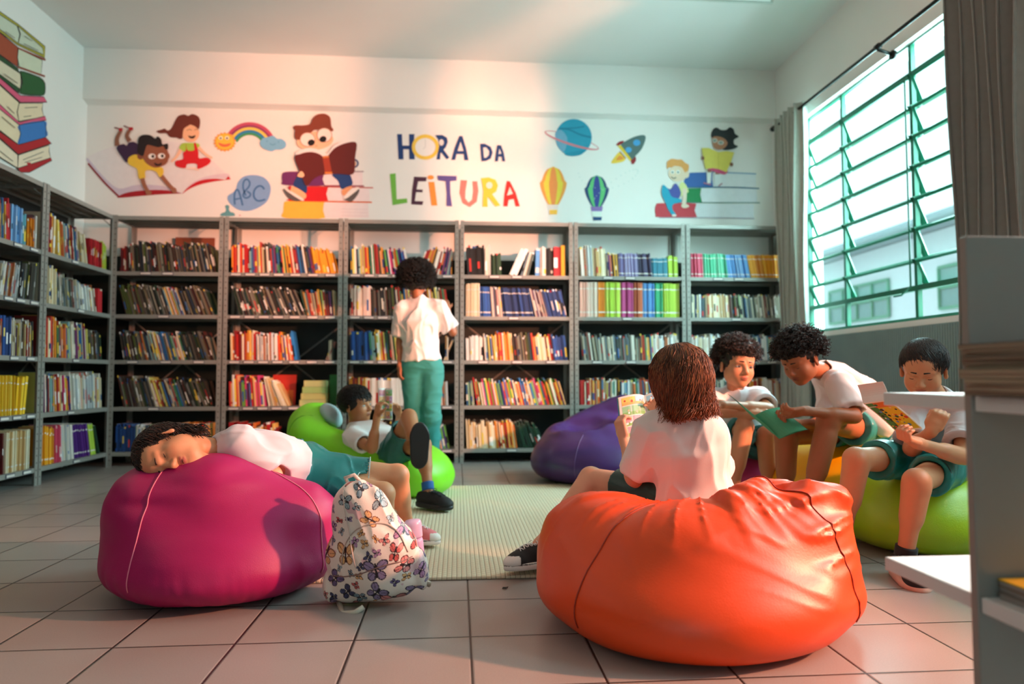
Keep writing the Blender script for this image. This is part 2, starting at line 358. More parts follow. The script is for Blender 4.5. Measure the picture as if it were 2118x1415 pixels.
def ordn(n):
    if n <= 20: return ORD[n-1]
    t, r = divmod(n, 10); return ({2: 'twentieth', 3: 'thirtieth', 4: 'fortieth', 5: 'fiftieth'}[t] if r == 0 else TENS[t]+'-'+ORD[r-1])
def book_geo(mb, T, u, z, v0, t, h, d, th, col, detail, plain=False):
    """th>0: the top leans to smaller u"""
    cs, sn = math.cos(th), math.sin(th)
    def W(a, vv, b): return T(u+a*cs-b*sn, v0+vv, z+a*sn*(1 if th >= 0 else -1)*0+b*cs+(a*sn if th > 0 else (t-a)*-sn))
    def hx(a0, a1, v_0, v_1, b0, b1, c, cols=None):
        p = [W(a0, v_0, b0), W(a1, v_0, b0), W(a1, v_1, b0), W(a0, v_1, b0), W(a0, v_0, b1), W(a1, v_0, b1), W(a1, v_1, b1), W(a0, v_1, b1)]
        mb.hexa(p, c, 0, cols)
    page = R.choice(['#e9e0cc', '#efe8da', '#d9cdb4'])
    if detail and t > .005:
        k = .0016
        hx(0, k, 0, d, 0, h, col); hx(t-k, t, 0, d, 0, h, col); hx(k, t-k, .004, d-.003, .003, h-.003, page)
    else:
        hx(0, t, .0015, d, 0, h, col, [col, page, col, col, page, col])
    # spine with its bands
    segs = [(0, 1, col)]
    if not plain and R.random() < .8:
        c2 = R.choice(['#f2eee6', '#f4d34a', '#15161a', '#e9e0cc', '#d0342c', '#2c5f9a', '#ffffff']); a = R.uniform(.06, .3); c_ = a+R.uniform(.05, .45)
        segs = [(0, a, col), (a, min(c_, .9), c2 if R.random() < .55 else col), (min(c_, .9), .93, col), (.93, 1, R.choice([col, c2]))]
    elif plain: segs = [(0, .12, col), (.12, .16, '#f2eee6'), (.16, .8, col), (.8, .83, '#f2eee6'), (.83, 1, col)]
    for s0, s1, c in segs:
        if s1 <= s0: continue
        hx(0, t, 0, .0015, h*s0, h*s1, c)
    if detail and not plain and t > .008:
        c3 = R.choice(['#ffffff', '#111111', '#f6d95a']); y = R.uniform(.3, .5); 
        hx(t*.3, t*.7, -.0006, 0, h*y, h*(y+R.uniform(.12, .3)), c3)
REST = MB(); NIND = 0
def fill(T, u0, u1, level, segs, ind, where, count_from=None, depth=(.15, .2), vset=.02, stuff_before=None):
    """segs: (share, palette, lean at start, lean at end, hmin, hmax, tmin, tmax[, plain])"""
    global NIND
    z = LEV[level]; W_ = u1-u0; u = u0+.012; prev = None; n = 0; made = []
    room_h = LEV[level-1]-z-.045
    end = u0
    for sg in segs:
        share, pal, l0, l1, h0, h1, t0, t1 = sg[:8]; plain = len(sg) > 8; start = end; end = start+W_*share
        if pal is None: u = max(u, end); prev = None; continue
        if u < start: u = start
        while u < end-.006:
            f = (u-start)/(W_*share); th = math.radians(l0+(l1-l0)*f+R.uniform(-.4, .4))
            h = min(R.uniform(h0, h1), room_h); t = R.uniform(t0, t1); d = R.uniform(*depth)
            if prev is None:
                if th > 0: u = u+h*math.sin(th)*(1 if n == 0 else .5)
            else:
                ph, pth = prev
                if th > pth: u += max(h, ph)*(math.sin(th)-math.sin(pth))
                elif th < 0 and pth > 0: u += 0
            tt = t/math.cos(th)
            if u+tt > u1-.008: end = 9; break
            if th < 0 and u+tt+h*math.sin(-th) > u1: u += 0; th = 0
            col = R.choice(PAL[pal]) if not plain else (made[-1][-1] if made and made[-1][-1] in PAL[pal] and R.random() < .6 else R.choice(PAL[pal]))
            made.append((u, t, h, d, th, plain, col)); prev = (h, th); u += tt+R.uniform(.0002, .0012); n += 1
        if end == 9: break
    first = 0
    for k, (u, t, h, d, th, plain, col) in enumerate(made):
        one = ind and (stuff_before is None or u > stuff_before)
        v0 = vset+R.uniform(0, .02)
        if one and NIND < 300:
            first += 1; NIND += 1
            mb = MB(); book_geo(mb, T, u, z+.0008, v0, t, h, d, th, col, True, plain)
            # origin at the foot of the spine
            o0 = np.array(T(u, v0, z+.0008)); mb.v = [tuple(np.array(v)-o0) for v in mb.v]
            o = mb.build('book', M_PAINT); o.location = o0
            lb = f"{'thick' if t > .022 else 'thin' if t < .009 else 'slim'} {cname(col)} book, {ordn(first)} from left, {where}"
            tag(o, lb, 'book', 'books on the steel bookcases')
        else: book_geo(REST, T, u, z+.0008, v0, t, h, d, th, col, False, plain)
    return made
SH = ['top shelf', 'second shelf', 'middle shelf', 'fourth shelf', 'bottom shelf']
# ---- left edge bookcase (u = room depth)
A0, A1 = 4.17, 5.085
A = [[(.62, 'mix', 3, 3, .22, .27, .008, .016), (.07, 'red', 4, 4, .24, .28, .012, .018), (.10, 'sky', 0, 0, .24, .26, .015, .02), (.07, 'teal', 0, 0, .2, .22, .01, .02), (.08, 'ora', 2, 2, .19, .22, .008, .014), (.06, 'bluep', 0, 0, .23, .24, .02, .03)],
     [(.55, 'mut', -4, -4, .2, .26, .006, .012), (.2, 'pale', -7, -9, .2, .24, .006, .010), (.25, 'mut', -5, -6, .2, .27, .006, .012)],
     [(.6, 'pale', 0, 1, .2, .26, .006, .014), (.12, 'blue', 1, 1, .24, .26, .02, .03), (.28, 'mix', 0, 2, .2, .26, .006, .012)],
     [(.8, 'yel', 1, 1, .255, .265, .008, .012, 1), (.12, 'yel', -3, -8, .25, .26, .02, .03, 1)],
     [(.55, 'blue', 3, 3, .24, .27, .008, .014), (.15, 'dred', 2, 2, .25, .27, .008, .014), (.3, 'cream', 0, 0, .262, .27, .009, .014, 1)]]
for k, s in enumerate(A): fill(TL, A0, A1, k+1, s, True, SH[k]+' of left-edge bookcase', stuff_before=4.53)
B0, B1 = 5.165, 6.06
Bs = [[(.14, 'warm', 0, 0, .27, .3, .012, .022), (.1, 'yel', 5, 8, .24, .27, .012, .016), (.28, 'mix', 8, 10, .24, .27, .008, .014), (.14, 'cream', 12, 14, .2, .25, .008, .012), (.26, 'red', 0, 0, .215, .22, .012, .016), (.08, 'lime', 3, 4, .2, .24, .010, .014)],
      [(.18, 'cream', 0, 4, .26, .29, .012, .02), (.3, 'grey', 6, 12, .2, .25, .008, .014), (.35, 'pale', 12, 14, .17, .23, .007, .014), (.12, 'red', 2, 2, .19, .2, .02, .03)],
      [(.22, 'warm', 2, 3, .26, .3, .009, .016), (.5, 'mix', 4, 9, .22, .29, .007, .014), (.22, 'mut', 9, 10, .18, .24, .008, .014)],
      [(.28, 'mix', 3, 6, .25, .29, .008, .014), (.18, 'kid', 7, 8, .24, .27, .008, .014), (.5, 'pale', 8, 5, .24, .3, .008, .014)],
      [(.22, 'amb', 2, 3, .25, .28, .01, .016, 1), (.10, 'pink', 2, 4, .26, .28, .006, .008), (.18, 'pale', 5, 9, .26, .28, .007, .010), (.28, 'pur', 12, 14, .26, .27, .010, .014, 1), (.11, 'lime', 15, 15, .25, .26, .010, .012, 1), (.06, 'dgr', 20, 22, .24, .25, .01, .012)]]
for k, s in enumerate(Bs): fill(TL, B0, B1, k+1, s, True, SH[k]+' of left-wall corner bookcase')
def bay(i): return BX[i]+.045, BX[i+1]-.045
bks = {
 3: [[(.19, 'black', 4, 2, .24, .27, .012, .022), (.05, 'pale', 0, 0, .25, .28, .014, .02), (.12, 'dgr', 2, 2, .19, .2, .012, .018), (.07, None,), (.07, 'white', -24, -24, .25, .26, .03, .035), (.12, 'grey', -18, -14, .18, .22, .01, .018), (.08, 'sky', -2, 0, .24, .25, .03, .04), (.07, 'pale', 0, 0, .25, .27, .014, .022), (.09, 'black', 0, 0, .245, .25, .02, .028), (.05, 'red', 0, 0, .26, .265, .03, .035), (.12, 'amb', 0, 0, .27, .275, .03, .036)],
     [(.14, 'cream', 0, 0, .285, .295, .009, .014, 1), (.11, 'blue', 1, 2, .26, .265, .01, .014, 1), (.12, 'bluep', 4, 6, .255, .265, .008, .012), (.30, 'blue', 6, 11, .25, .26, .008, .012, 1), (.14, 'bluep', 13, 15, .24, .255, .008, .012), (.19, 'blue', 14, 12, .24, .255, .009, .013)],
     [(.18, 'white', 1, 0, .19, .22, .008, .014), (.12, 'mix', 4, 6, .2, .24, .008, .014), (.16, 'warm', 4, 5, .22, .26, .009, .016), (.2, 'mut', 6, 7, .2, .25, .008, .014), (.2, 'warm', 7, 8, .2, .25, .008, .016), (.14, 'blue', 8, 6, .2, .23, .008, .014)],
     [(.1, 'cool', 2, 6, .19, .22, .008, .014), (.88, 'kid', 9, 17, .19, .245, .008, .014)],
     [(.3, 'cream', 2, 5, .18, .25, .008, .016), (.2, 'warm', 6, 8, .2, .25, .008, .016), (.28, 'dgr', 12, 26, .17, .25, .009, .015)]],
 4: [[(.14, 'pale', 4, 3, .24, .29, .010, .018), (.14, 'cream', 2, 2, .24, .28, .010, .016), (.12, 'mix', 4, 4, .2, .25, .010, .018), (.18, 'lav', 2, 3, .205, .215, .010, .014, 1), (.14, 'dpu', 4, 5, .205, .215, .010, .014, 1), (.16, 'teal', 1, 1, .165, .175, .010, .014, 1), (.14, 'lime', 2, 0, .18, .2, .012, .018, 1)],
     [(.19, 'ppale', 0, 0, .31, .315, .008, .012, 1), (.07, 'ora', 0, 0, .31, .315, .008, .012, 1), (.15, 'lime', 0, 0, .31, .315, .009, .013, 1), (.13, 'mag', 0, 0, .31, .315, .009, .012, 1), (.09, 'rbr', 0, 0, .31, .315, .009, .012, 1), (.11, 'sky', 0, 0, .305, .31, .009, .013, 1), (.09, 'grn', 0, 0, .305, .31, .009, .013, 1), (.16, 'lime', 0, 0, .305, .31, .009, .013, 1)],
     [(.2, 'grey', 6, 9, .21, .25, .01, .016), (.38, 'grey', 6, 3, .2, .24, .008, .014), (.15, 'mix', 2, 4, .2, .24, .01, .014), (.26, 'pale', 3, 2, .18, .25, .008, .014)],
     [(.2, 'warm', 1, 1, .2, .24, .009, .016), (.2, 'mix', 0, 0, .2, .24, .009, .016), (.12, 'cool', 0, 0, .2, .22, .01, .016), (.4, 'mix', 4, 2, .18, .24, .008, .016)],
     [(.9, 'mix', 3, 6, .18, .24, .008, .016)]],
 5: [[(.14, 'pink', 1, 2, .215, .22, .011, .016, 1), (.26, 'mint', 1, 6, .21, .22, .010, .015, 1), (.24, 'sky', 7, 10, .21, .215, .010, .014, 1), (.34, 'amb', 12, 3, .21, .215, .010, .014, 1)],
     [(.16, 'cool', 0, 0, .19, .21, .008, .014), (.25, 'cream', 1, 3, .2, .22, .008, .014), (.1, 'mut', 4, 4, .2, .22, .01, .014), (.12, 'cool', 5, 6, .19, .22, .01, .014), (.34, 'grey', 7, 5, .18, .22, .008, .014)],
     [(.4, 'pale', 1, 2, .2, .24, .009, .016), (.5, 'cool', 2, 3, .2, .24, .009, .016)],
     [(.5, 'grey', 2, 2, .19, .24, .009, .016), (.22, 'warm', 0, 2, .19, .23, .009, .016), (.26, 'pale', 3, 4, .2, .24, .01, .018)],
     [(.9, 'mix', 2, 6, .18, .24, .009, .016)]],
 0: [[(.08, 'dred', 0, 2, .2, .22, .008, .012), (.9, 'mut', 4, 14, .2, .27, .005, .010)],
     [(.5, 'mut', 14, 19, .21, .27, .005, .009), (.2, 'mix', 19, 20, .21, .26, .005, .009), (.28, 'mut', 20, 22, .21, .27, .005, .009)], [(.3, 'mut', 10, 14, .21, .26, .005, .009), (.4, 'mix', 14, 17, .2, .26, .005, .009), (.28, 'mut', 17, 20, .21, .26, .005, .009)], [(.4, 'mut', 12, 17, .21, .27, .005, .009), (.3, 'mix', 17, 20, .2, .26, .005, .009), (.28, 'mut', 20, 22, .21, .27, .005, .009)],
     [(.2, 'blue', 0, 0, .2, .24, .008, .012), (.45, 'cool', 0, 2, .2, .23, .007, .012), (.3, 'warm', 3, 4, .2, .24, .007, .012)]],
 1: [[(.18, 'warm', 1, 2, .22, .26, .010, .016), (.3, 'mix', 2, 6, .2, .27, .009, .016), (.3, 'mix', 7, 11, .2, .26, .009, .014), (.2, 'amb', 10, 14, .19, .24, .009, .014)],
     [(.7, 'mut', 16, 24, .21, .27, .007, .012), (.28, 'mix', 14, 4, .19, .23, .007, .012)],
     [(.25, 'warm', 2, 1, .22, .26, .009, .016), (.2, 'pale', 2, 2, .2, .25, .009, .014), (.16, 'kid', 4, 10, .19, .26, .009, .016), (.28, None,), (.08, 'grey', -20, -24, .16, .18, .01, .014)],
     [(.35, 'kid', 2, 6, .2, .27, .008, .014), (.2, 'cream', 10, 28, .2, .26, .006, .010)],
     [(.22, 'red', 0, 0, .2, .24, .03, .045), (.24, 'warm', 3, 6, .19, .24, .009, .016), (.03, None,), (.12, 'kid', -18, -20, .2, .22, .014, .02)]],
 2: [[(.3, 'mix', 2, 5, .22, .27, .009, .016), (.28, 'kid', 6, 13, .19, .25, .009, .014), (.06, None,), (.34, 'mix', -20, -8, .2, .26, .009, .018)],
     [(.2, 'ppale', 0, 1, .24, .27, .009, .016), (.25, 'mut', 3, 5, .22, .27, .009, .014), (.5, 'mix', 6, 8, .2, .26, .008, .014)],
     [(.2, 'blue', 2, 3, .24, .26, .012, .018), (.35, 'mix', 4, 8, .22, .27, .010, .018), (.2, 'blue', 6, 6, .22, .25, .012, .018), (.15, None,), (.05, 'cream', -22, -22, .2, .22, .01, .012)],
     [(.2, 'warm', 0, 1, .22, .26, .012, .018), (.4, 'white', 0, 0, .235, .24, .014, .02), (.35, 'pale', 2, 3, .2, .24, .012, .018)],
     [(.6, 'mix', 2, 4, .2, .24, .010, .016), (.36, 'kid', 6, 12, .19, .24, .010, .018)]]}
for i in (3, 4, 5, 1, 2, 0):
    for k, s in enumerate(bks[i]):
        s = [x if len(x) > 1 and x[1] is not None else (x[0], None, 0, 0, 0, 0, 0, 0) for x in s]
        fill(TB, *bay(i), k+1, s, i in (3, 4, 5) and k == 0 or (i == 4 and k == 1), f"{SH[k]} {['','','','right of standing child','below green balloon','beside the curtain'][i]}")
tag(REST.build('row_of_books', M_PAINT), 'rows of worn children\'s books filling the rest of the steel bookcases', 'books', kind='stuff')
print('individual books', NIND, 'rest verts', len(REST.v))
# things among the books
def boxy(name, T, a, c, col, label, cat='box', group=None):
    b = MB(); p, q = T(*a), T(*c); b.box(p, q, col); return tag(b.build(name, M_PAINT), label, cat, group)
b = MB()
for k in range(4): b.box(TB(-1.35+.012*k, .05, LEV[4]+.0008+k*.055), TB(-1.13, .24, LEV[4]+.0538+k*.055), ['#cfd08a', '#d8cf80', '#b9cf7c', '#d7d58e'][k])
bxr = b.build('stacked_boxes', M_PAINT)
for p in [bxr]: tag(p, 'pile of pale yellow-green card boxes on the fourth shelf, behind the green beanbag', 'box pile')
boxy('folder', TB, (-1.12, .18, LEV[4]+.0008), (-1.02, .2, LEV[4]+.27), '#2f7a3c', 'green folder standing behind the pale box pile', 'folder')
boxy('wrapped_parcel', TB, (2.55, .14, LEV[2]+.02), (2.74, .3, LEV[2]+.30), '#1e6a48', 'dark green box standing behind the books beside the curtain', 'box') if 0 else None
b = MB(); b.box((-2.52, 6.41, 1.641), (-2.18, 6.425, 2.0), '#8a4a30'); tag(b.build('backing_board', M_PAINT), 'plain brown board leaning on the wall behind the top shelf of the corner bookcase', 'board')
def facing(T, u, v, z, w_, h, lean, cols, name, label):
    b = MB(); c, s = math.cos(lean), math.sin(lean)
    def q(a, bb, e): return T(u+a, v+bb*s+e, z+bb*c)
    b.hexa([q(0, 0, 0), q(w_, 0, 0), q(w_, 0, .012), q(0, 0, .012), q(0, h, 0), q(w_, h, 0), q(w_, h, .012), q(0, h, .012)], cols[0])
    b.hexa([q(.02, .015, -.001), q(w_-.02, .015, -.001), q(w_-.02, .015, 0), q(.02, .015, 0), q(.02, h*.5, -.001), q(w_-.02, h*.5, -.001), q(w_-.02, h*.5, 0), q(.02, h*.5, 0)], cols[1])
    for k in range(5):
        for j in range(3):
            a0, b0 = .03+k*(w_-.06)/5, .02+j*.03
            b.hexa([q(a0, b0, -.0015), q(a0+.006, b0, -.0015), q(a0+.006, b0, -.001), q(a0, b0, -.001), q(a0, b0+.006, -.0015), q(a0+.006, b0+.006, -.0015), q(a0+.006, b0+.006, -.001), q(a0, b0+.006, -.001)], cols[2])
    return tag(b.build(name, M_PAINT), label, 'book')
facing(TL, 5.80, .045, LEV[1]+.001, .19, .215, .1, ['#c8242a', '#efe9dd', '#222222'], 'picture_book', 'red picture book with a dotted cream panel facing out on the top left-wall shelf')
facing(TB, -1.62, .20, LEV[4]+.001, .2, .27, .12, ['#c8362a', '#e07a34', '#f2c12e'], 'picture_book', 'red and orange picture book facing out behind the leaning fan of books')
# ================================================================== painted murals on the walls
from mathutils.geometry import tessellate_polygon
M_MUR = mat('mural_paint', '#ffffff', .7, attr=True, var=.03, scale=20)
class Mural:
    def __init__(s, x0, y0, k, wall='back'): s.x0, s.y0, s.k, s.wall = x0, y0, k, wall; s.mb = MB(); s.n = 0; s.items = []
    def w(s, p, lay):
        x, y = s.x0+p[0]*s.k, s.y0+p[1]*s.k; e = .0015+lay*.00035
        return P(x, y, YB-e) if s.wall == 'back' else PX(x, y, XL+e)
    def poly(s, pts, col, smooth=True, lay=None):
        if smooth:
            q = []; n = len(pts)
            for i in range(n):
                p0, p1, p2, p3 = (np.array(pts[(i+j) % n], float) for j in (-1, 0, 1, 2))
                for t in (0, .25, .5, .75):
                    q.append(.5*((2*p1)+(-p0+p2)*t+(2*p0-5*p1+4*p2-p3)*t*t+(-p0+3*p1-3*p2+p3)*t**3))
            pts = q
        s.n += 1; L_ = s.n if lay is None else lay
        vs = [s.w(p, L_) for p in pts]; tri = tessellate_polygon([[Vector((p[0], p[1], 0)) for p in pts]])
        s.mb.add(vs, [tuple(t) for t in tri], col)
    def ell(s, cx, cy, rx, ry, col, rot=0, n=28):
        c, q = math.cos(math.radians(rot)), math.sin(math.radians(rot))
        s.poly([(cx+rx*math.cos(a)*c-ry*math.sin(a)*q, cy+rx*math.cos(a)*q+ry*math.sin(a)*c) for a in [2*math.pi*i/n for i in range(n)]], col, False)
    def stroke(s, pts, wd, col, smooth=True, closed=False):
        pts = [np.array(p, float) for p in pts]
        if smooth and len(pts) > 2:
            q = []; n = len(pts)
            for i in range(n-1):
                p0, p1, p2, p3 = pts[max(i-1, 0)], pts[i], pts[i+1], pts[min(i+2, n-1)]
                for t in (0, .2, .4, .6, .8): q.append(.5*((2*p1)+(-p0+p2)*t+(2*p0-5*p1+4*p2-p3)*t*t+(-p0+3*p1-3*p2+p3)*t**3))
            q.append(pts[-1]); pts = q
        s.n += 1; L_, Rr = [], []
        for i, p in enumerate(pts):
            t = pts[min(i+1, len(pts)-1)]-pts[max(i-1, 0)]; t = t/(np.hypot(*t)+1e-9); nn = np.array([-t[1], t[0]])
            ww = wd[0]+(wd[1]-wd[0])*i/(len(pts)-1) if isinstance(wd, tuple) else wd
            L_.append(p+nn*ww/2); Rr.append(p-nn*ww/2)
        m = len(pts); vs = [s.w(p, s.n) for p in L_+Rr]
        s.mb.add(vs, [(i, i+1, m+i+1, m+i) for i in range(m-1)], col)
    def ring(s, cx, cy, r0x, r0y, r1x, r1y, col, rot=0, a0=0, a1=360, n=40):
        s.n += 1; c, q = math.cos(math.radians(rot)), math.sin(math.radians(rot)); vs = []
        for rx, ry in ((r0x, r0y), (r1x, r1y)):
            for i in range(n+1):
                a = math.radians(a0+(a1-a0)*i/n); vs.append(s.w((cx+rx*math.cos(a)*c-ry*math.sin(a)*q, cy+rx*math.cos(a)*q+ry*math.sin(a)*c), s.n))
        s.mb.add(vs, [(i, i+1, n+2+i, n+1+i) for i in range(n)], col)
    def part(s, name): s.items.append((name, s.mb)); s.mb = MB()
    def done(s, name, label, cat='mural'):
        if not s.items: return tag(s.mb.build(name, M_MUR), label, cat)
        c = np.mean([v for _, m in s.items for v in m.v], axis=0); root = empty(name, c, label, cat)
        for nm, m in s.items: adopt(root, m.build(nm, M_MUR))
        return root
# --- giant open book with the lying boy and the girl in red dungarees
m = Mural(170, 220, .1511)
m.poly([(85, 690), (250, 610), (450, 545), (800, 470), (1200, 480), (1600, 600), (1980, 930), (2020, 990), (1700, 1010), (1450, 1130), (1375, 1195), (1200, 1160), (800, 1150), (495, 1215), (280, 960), (80, 770)], '#e6e3e4')
m.poly([(80, 715), (300, 970), (500, 1125), (750, 1075), (1100, 1090), (1320, 1170), (1375, 1195), (1120, 1150), (800, 1155), (495, 1225), (280, 1000), (80, 775)], '#cdc3d4')
m.poly([(1375, 1190), (1500, 1050), (1700, 960), (1980, 920), (2010, 990), (1800, 985), (1600, 1030), (1450, 1130)], '#ddccd6')
m.stroke([(80, 780), (180, 900), (330, 1070), (500, 1235)], 26, '#8a0f1c')
m.poly([(490, 1235), (620, 1180), (850, 1150), (1150, 1148), (1350, 1190), (1300, 1195), (1000, 1210), (540, 1250)], '#a30d1d')
m.poly([(1370, 1200), (1450, 1110), (1600, 1020), (1800, 990), (1960, 1005), (2030, 1000), (1800, 1030), (1600, 1075), (1450, 1140)], '#c40f20')
m.poly([(1960, 1005), (2000, 955), (2035, 1000)], '#c40f20', False)
m.part('painted_book')
m.poly([(1275, 190), (1320, 130), (1400, 110), (1450, 130), (1510, 105), (1590, 140), (1615, 210), (1590, 290), (1480, 250), (1380, 330), (1370, 440), (1300, 430), (1200, 420), (1150, 370), (1060, 370), (1015, 340), (1080, 320), (1130, 305), (1170, 330), (1220, 300)], '#6a2c1d')
m.ell(1485, 370, 118, 120, '#f0bb93'); m.poly([(1450, 400), (1500, 410), (1550, 395), (1530, 435), (1480, 438)], '#1c1010')
m.poly([(1275, 300), (1330, 200), (1450, 200), (1480, 245), (1390, 310), (1365, 440), (1290, 420)], '#6a2c1d')
m.poly([(1470, 240), (1600, 230), (1595, 310), (1540, 270)], '#6a2c1d'); m.stroke([(1430, 330), (1470, 315), (1500, 330)], 7, '#8a5a3c'); m.stroke([(1540, 325), (1565, 312), (1590, 322)], 7, '#8a5a3c')
m.poly([(1365, 510), (1480, 500), (1590, 510), (1605, 560), (1540, 620), (1420, 620), (1330, 590)], '#a8cf4a')
m.stroke([(1350, 590), (1290, 690), (1220, 760)], (50, 24), '#f2c3a2'); m.stroke([(1590, 560), (1680, 650), (1780, 710)], (46, 24), '#f2c3a2')
m.poly([(1420, 510), (1440, 600), (1530, 600), (1530, 510), (1555, 505), (1590, 620), (1600, 710), (1700, 700), (1760, 740), (1720, 800), (1580, 860), (1570, 790), (1440, 790), (1410, 845), (1290, 820), (1280, 750), (1380, 720), (1380, 640), (1420, 600)], '#cf1420')
m.poly([(1440, 520), (1530, 520), (1535, 600), (1440, 600)], '#a8cf4a', False)
m.poly([(1420, 860), (1480, 835), (1560, 840), (1600, 880), (1510, 865)], '#f0d4c6')
m.part('painted_girl')
m.stroke([(480, 540), (475, 440), (530, 330)], (70, 44), '#8a5a44'); m.stroke([(650, 480), (610, 400), (660, 310)], (66, 44), '#8a5a44')
m.poly([(500, 300), (550, 300), (545, 335), (505, 335)], '#b01624'); m.poly([(640, 290), (692, 290), (690, 325), (645, 325)], '#b01624')
m.stroke([(440, 290), (500, 305)], 16, '#7a3a3a'); m.stroke([(570, 265), (640, 295)], 16, '#7a3a3a')
m.poly([(470, 565), (560, 515), (610, 540), (640, 495), (720, 490), (790, 560), (760, 660), (620, 770), (540, 690)], '#36193f')
m.poly([(625, 770), (640, 700), (740, 660), (860, 740), (1000, 820), (1100, 840), (1110, 920), (1060, 970), (1000, 890), (870, 880), (860, 985), (775, 985), (750, 860), (660, 810)], '#e8c43c')
m.stroke([(820, 985), (850, 1080), (910, 1190)], (62, 50), '#9a6248'); m.stroke([(1085, 955), (1180, 1070), (1270, 1160)], (62, 50), '#9a6248')
m.poly([(870, 1160), (940, 1160), (945, 1205), (885, 1210)], '#9a6248'); m.poly([(1210, 1110), (1280, 1120), (1290, 1180), (1240, 1185)], '#9a6248')
m.ell(795, 680, 42, 48, '#8a5038')
m.poly([(830, 640), (870, 530), (1000, 500), (1120, 530), (1180, 640), (1170, 760), (1090, 820), (980, 835), (860, 760)], '#94573c')
m.ell(1175, 680, 22, 40, '#94573c')
m.poly([(760, 540), (770, 440), (830, 390), (930, 395), (1000, 440), (1030, 410), (1080, 450), (1100, 520), (1170, 510), (1175, 580), (1140, 590), (1110, 545), (1040, 560), (960, 540), (890, 530), (860, 600), (830, 680), (760, 640)], '#1d0d10')
for ex, ey in ((955, 685), (1085, 680)): m.ell(ex, ey, 50, 38, '#f4efe8'); m.ell(ex+12, ey, 20, 22, '#15100f')
m.poly([(985, 770), (1040, 790), (1090, 770), (1070, 810), (1010, 812)], '#2a1210')
m.part('painted_boy')
m.done('wall_mural', 'mural of a boy lying and a girl in red dungarees on a giant open book')
# --- sun, rainbow, cloud
m = Mural(430, 240, .15544)
for r0, r1, c in ((375, 330, '#c0506a'), (333, 300, '#8e3a68'), (302, 262, '#e8cf58'), (264, 222, '#2e86b4'), (224, 190, '#3f9a62')):
    m.ring(555, 430, r0*.95, r0*.93, r1*.95, r1*.93, c, 0, 207, 333)
m.part('painted_rainbow')
m.poly([(225+(140+(14 if i % 2 else -10))*math.cos(i*math.pi/18), 345+(120+(12 if i % 2 else -8))*math.sin(i*math.pi/18)) for i in range(36)], '#eda33c', False)
m.ell(225, 340, 118, 104, '#f2c744')
for x in (170, 255): m.ell(x, 292, 28, 24, '#fbf4dc'); m.ell(x, 295, 13, 13, '#141414')
m.poly([(140, 355), (220, 375), (305, 362), (280, 400), (220, 412), (165, 398)], '#e0714a')
m.part('painted_sun')
m.poly([(700, 330), (740, 290), (800, 280), (870, 262), (920, 300), (980, 305), (1035, 350), (1035, 410), (980, 445), (900, 450), (850, 470), (790, 455), (730, 425), (695, 380)], '#78b8dc')
m.stroke([(825, 365), (860, 385), (905, 368)], 8, '#4f94c0'); m.ell(785, 335, 8, 8, '#4f94c0'); m.ell(940, 345, 8, 8, '#4f94c0')
m.part('painted_cloud')
m.done('wall_mural', 'mural of a smiling sun and a blue cloud joined by a rainbow')
# --- ABC bubble and small green figure
m = Mural(430, 240, .15544)
m.poly([(370, 980), (400, 880), (480, 805), (610, 785), (740, 815), (820, 900), (835, 1000), (790, 1130), (690, 1210), (560, 1260), (430, 1255), (330, 1200), (265, 1120), (270, 1060), (330, 1020)], '#7fa8d6')
bl = '#3a70a8'
m.stroke([(358, 1180), (352, 1080), (365, 1000), (400, 985), (430, 1060), (462, 1190)], 22, bl); m.stroke([(350, 1110), (440, 1095)], 18, bl)
m.stroke([(505, 1060), (470, 960), (475, 880), (515, 840), (555, 880), (545, 940), (485, 1010), (470, 1060), (500, 1090), (550, 1075), (565, 1035), (520, 1000)], 20, bl)
m.stroke([(750, 975), (715, 935), (660, 940), (615, 1000), (615, 1080), (670, 1130), (765, 1110)], 22, bl)
m.done('wall_mural', 'blue speech bubble with the letters ABC painted on the wall')
m = Mural(430, 240, .15544)
m.poly([(230, 1200), (255, 1183), (285, 1200), (280, 1240), (300, 1275), (345, 1290), (350, 1330), (175, 1330), (180, 1295), (230, 1275), (240, 1240)], '#5f9ea6')
m.poly([(405, 1328), (425, 1312), (445, 1328)], '#c58a9a', False)
m.done('wall_mural', 'small green painted figure peeping over the bookcase beside the ABC bubble')
# --- big boy with glasses reading on three books
m = Mural(570, 220, .16962)
m.poly([(100, 1200), (120, 1160), (250, 1155), (590, 1165), (600, 1360), (110, 1360), (95, 1280)], '#f2bd42'); m.poly([(590, 1180), (1130, 1180), (1140, 1360), (605, 1360), (580, 1270)], '#ecdedd', False)
m.stroke([(160, 1148), (600, 1160), (1175, 1170)], 16, '#e0662c'); 
for y in (1250, 1290, 1330): m.stroke([(800, y), (1120, y+8)], 4, '#d9c6c8')
m.poly([(160, 1130), (370, 980), (640, 985), (620, 1060), (640, 1150), (170, 1148)], '#d4131f'); m.poly([(640, 990), (1140, 1000), (1145, 1160), (640, 1150), (620, 1070)], '#ecdede', False)
m.stroke([(390, 980), (800, 985), (1190, 993)], 12, '#c04030')
m.poly([(80, 830), (120, 800), (280, 795), (590, 810), (575, 880), (600, 965), (120, 960), (80, 910)], '#6d2a66'); m.poly([(590, 820), (1060, 800), (1060, 965), (600, 965), (575, 890)], '#eadcde', False)
m.stroke([(900, 795), (1075, 795)], 10, '#7a4a60'); m.stroke([(590, 968), (1080, 972)], 14, '#8a2040')
m.part('painted_books')
m.poly([(215, 950), (290, 830), (360, 900), (385, 990), (370, 1060), (280, 1010)], '#1d3f78'); m.poly([(690, 830), (880, 820), (930, 890), (930, 960), (810, 1010), (760, 910)], '#1d3f78')
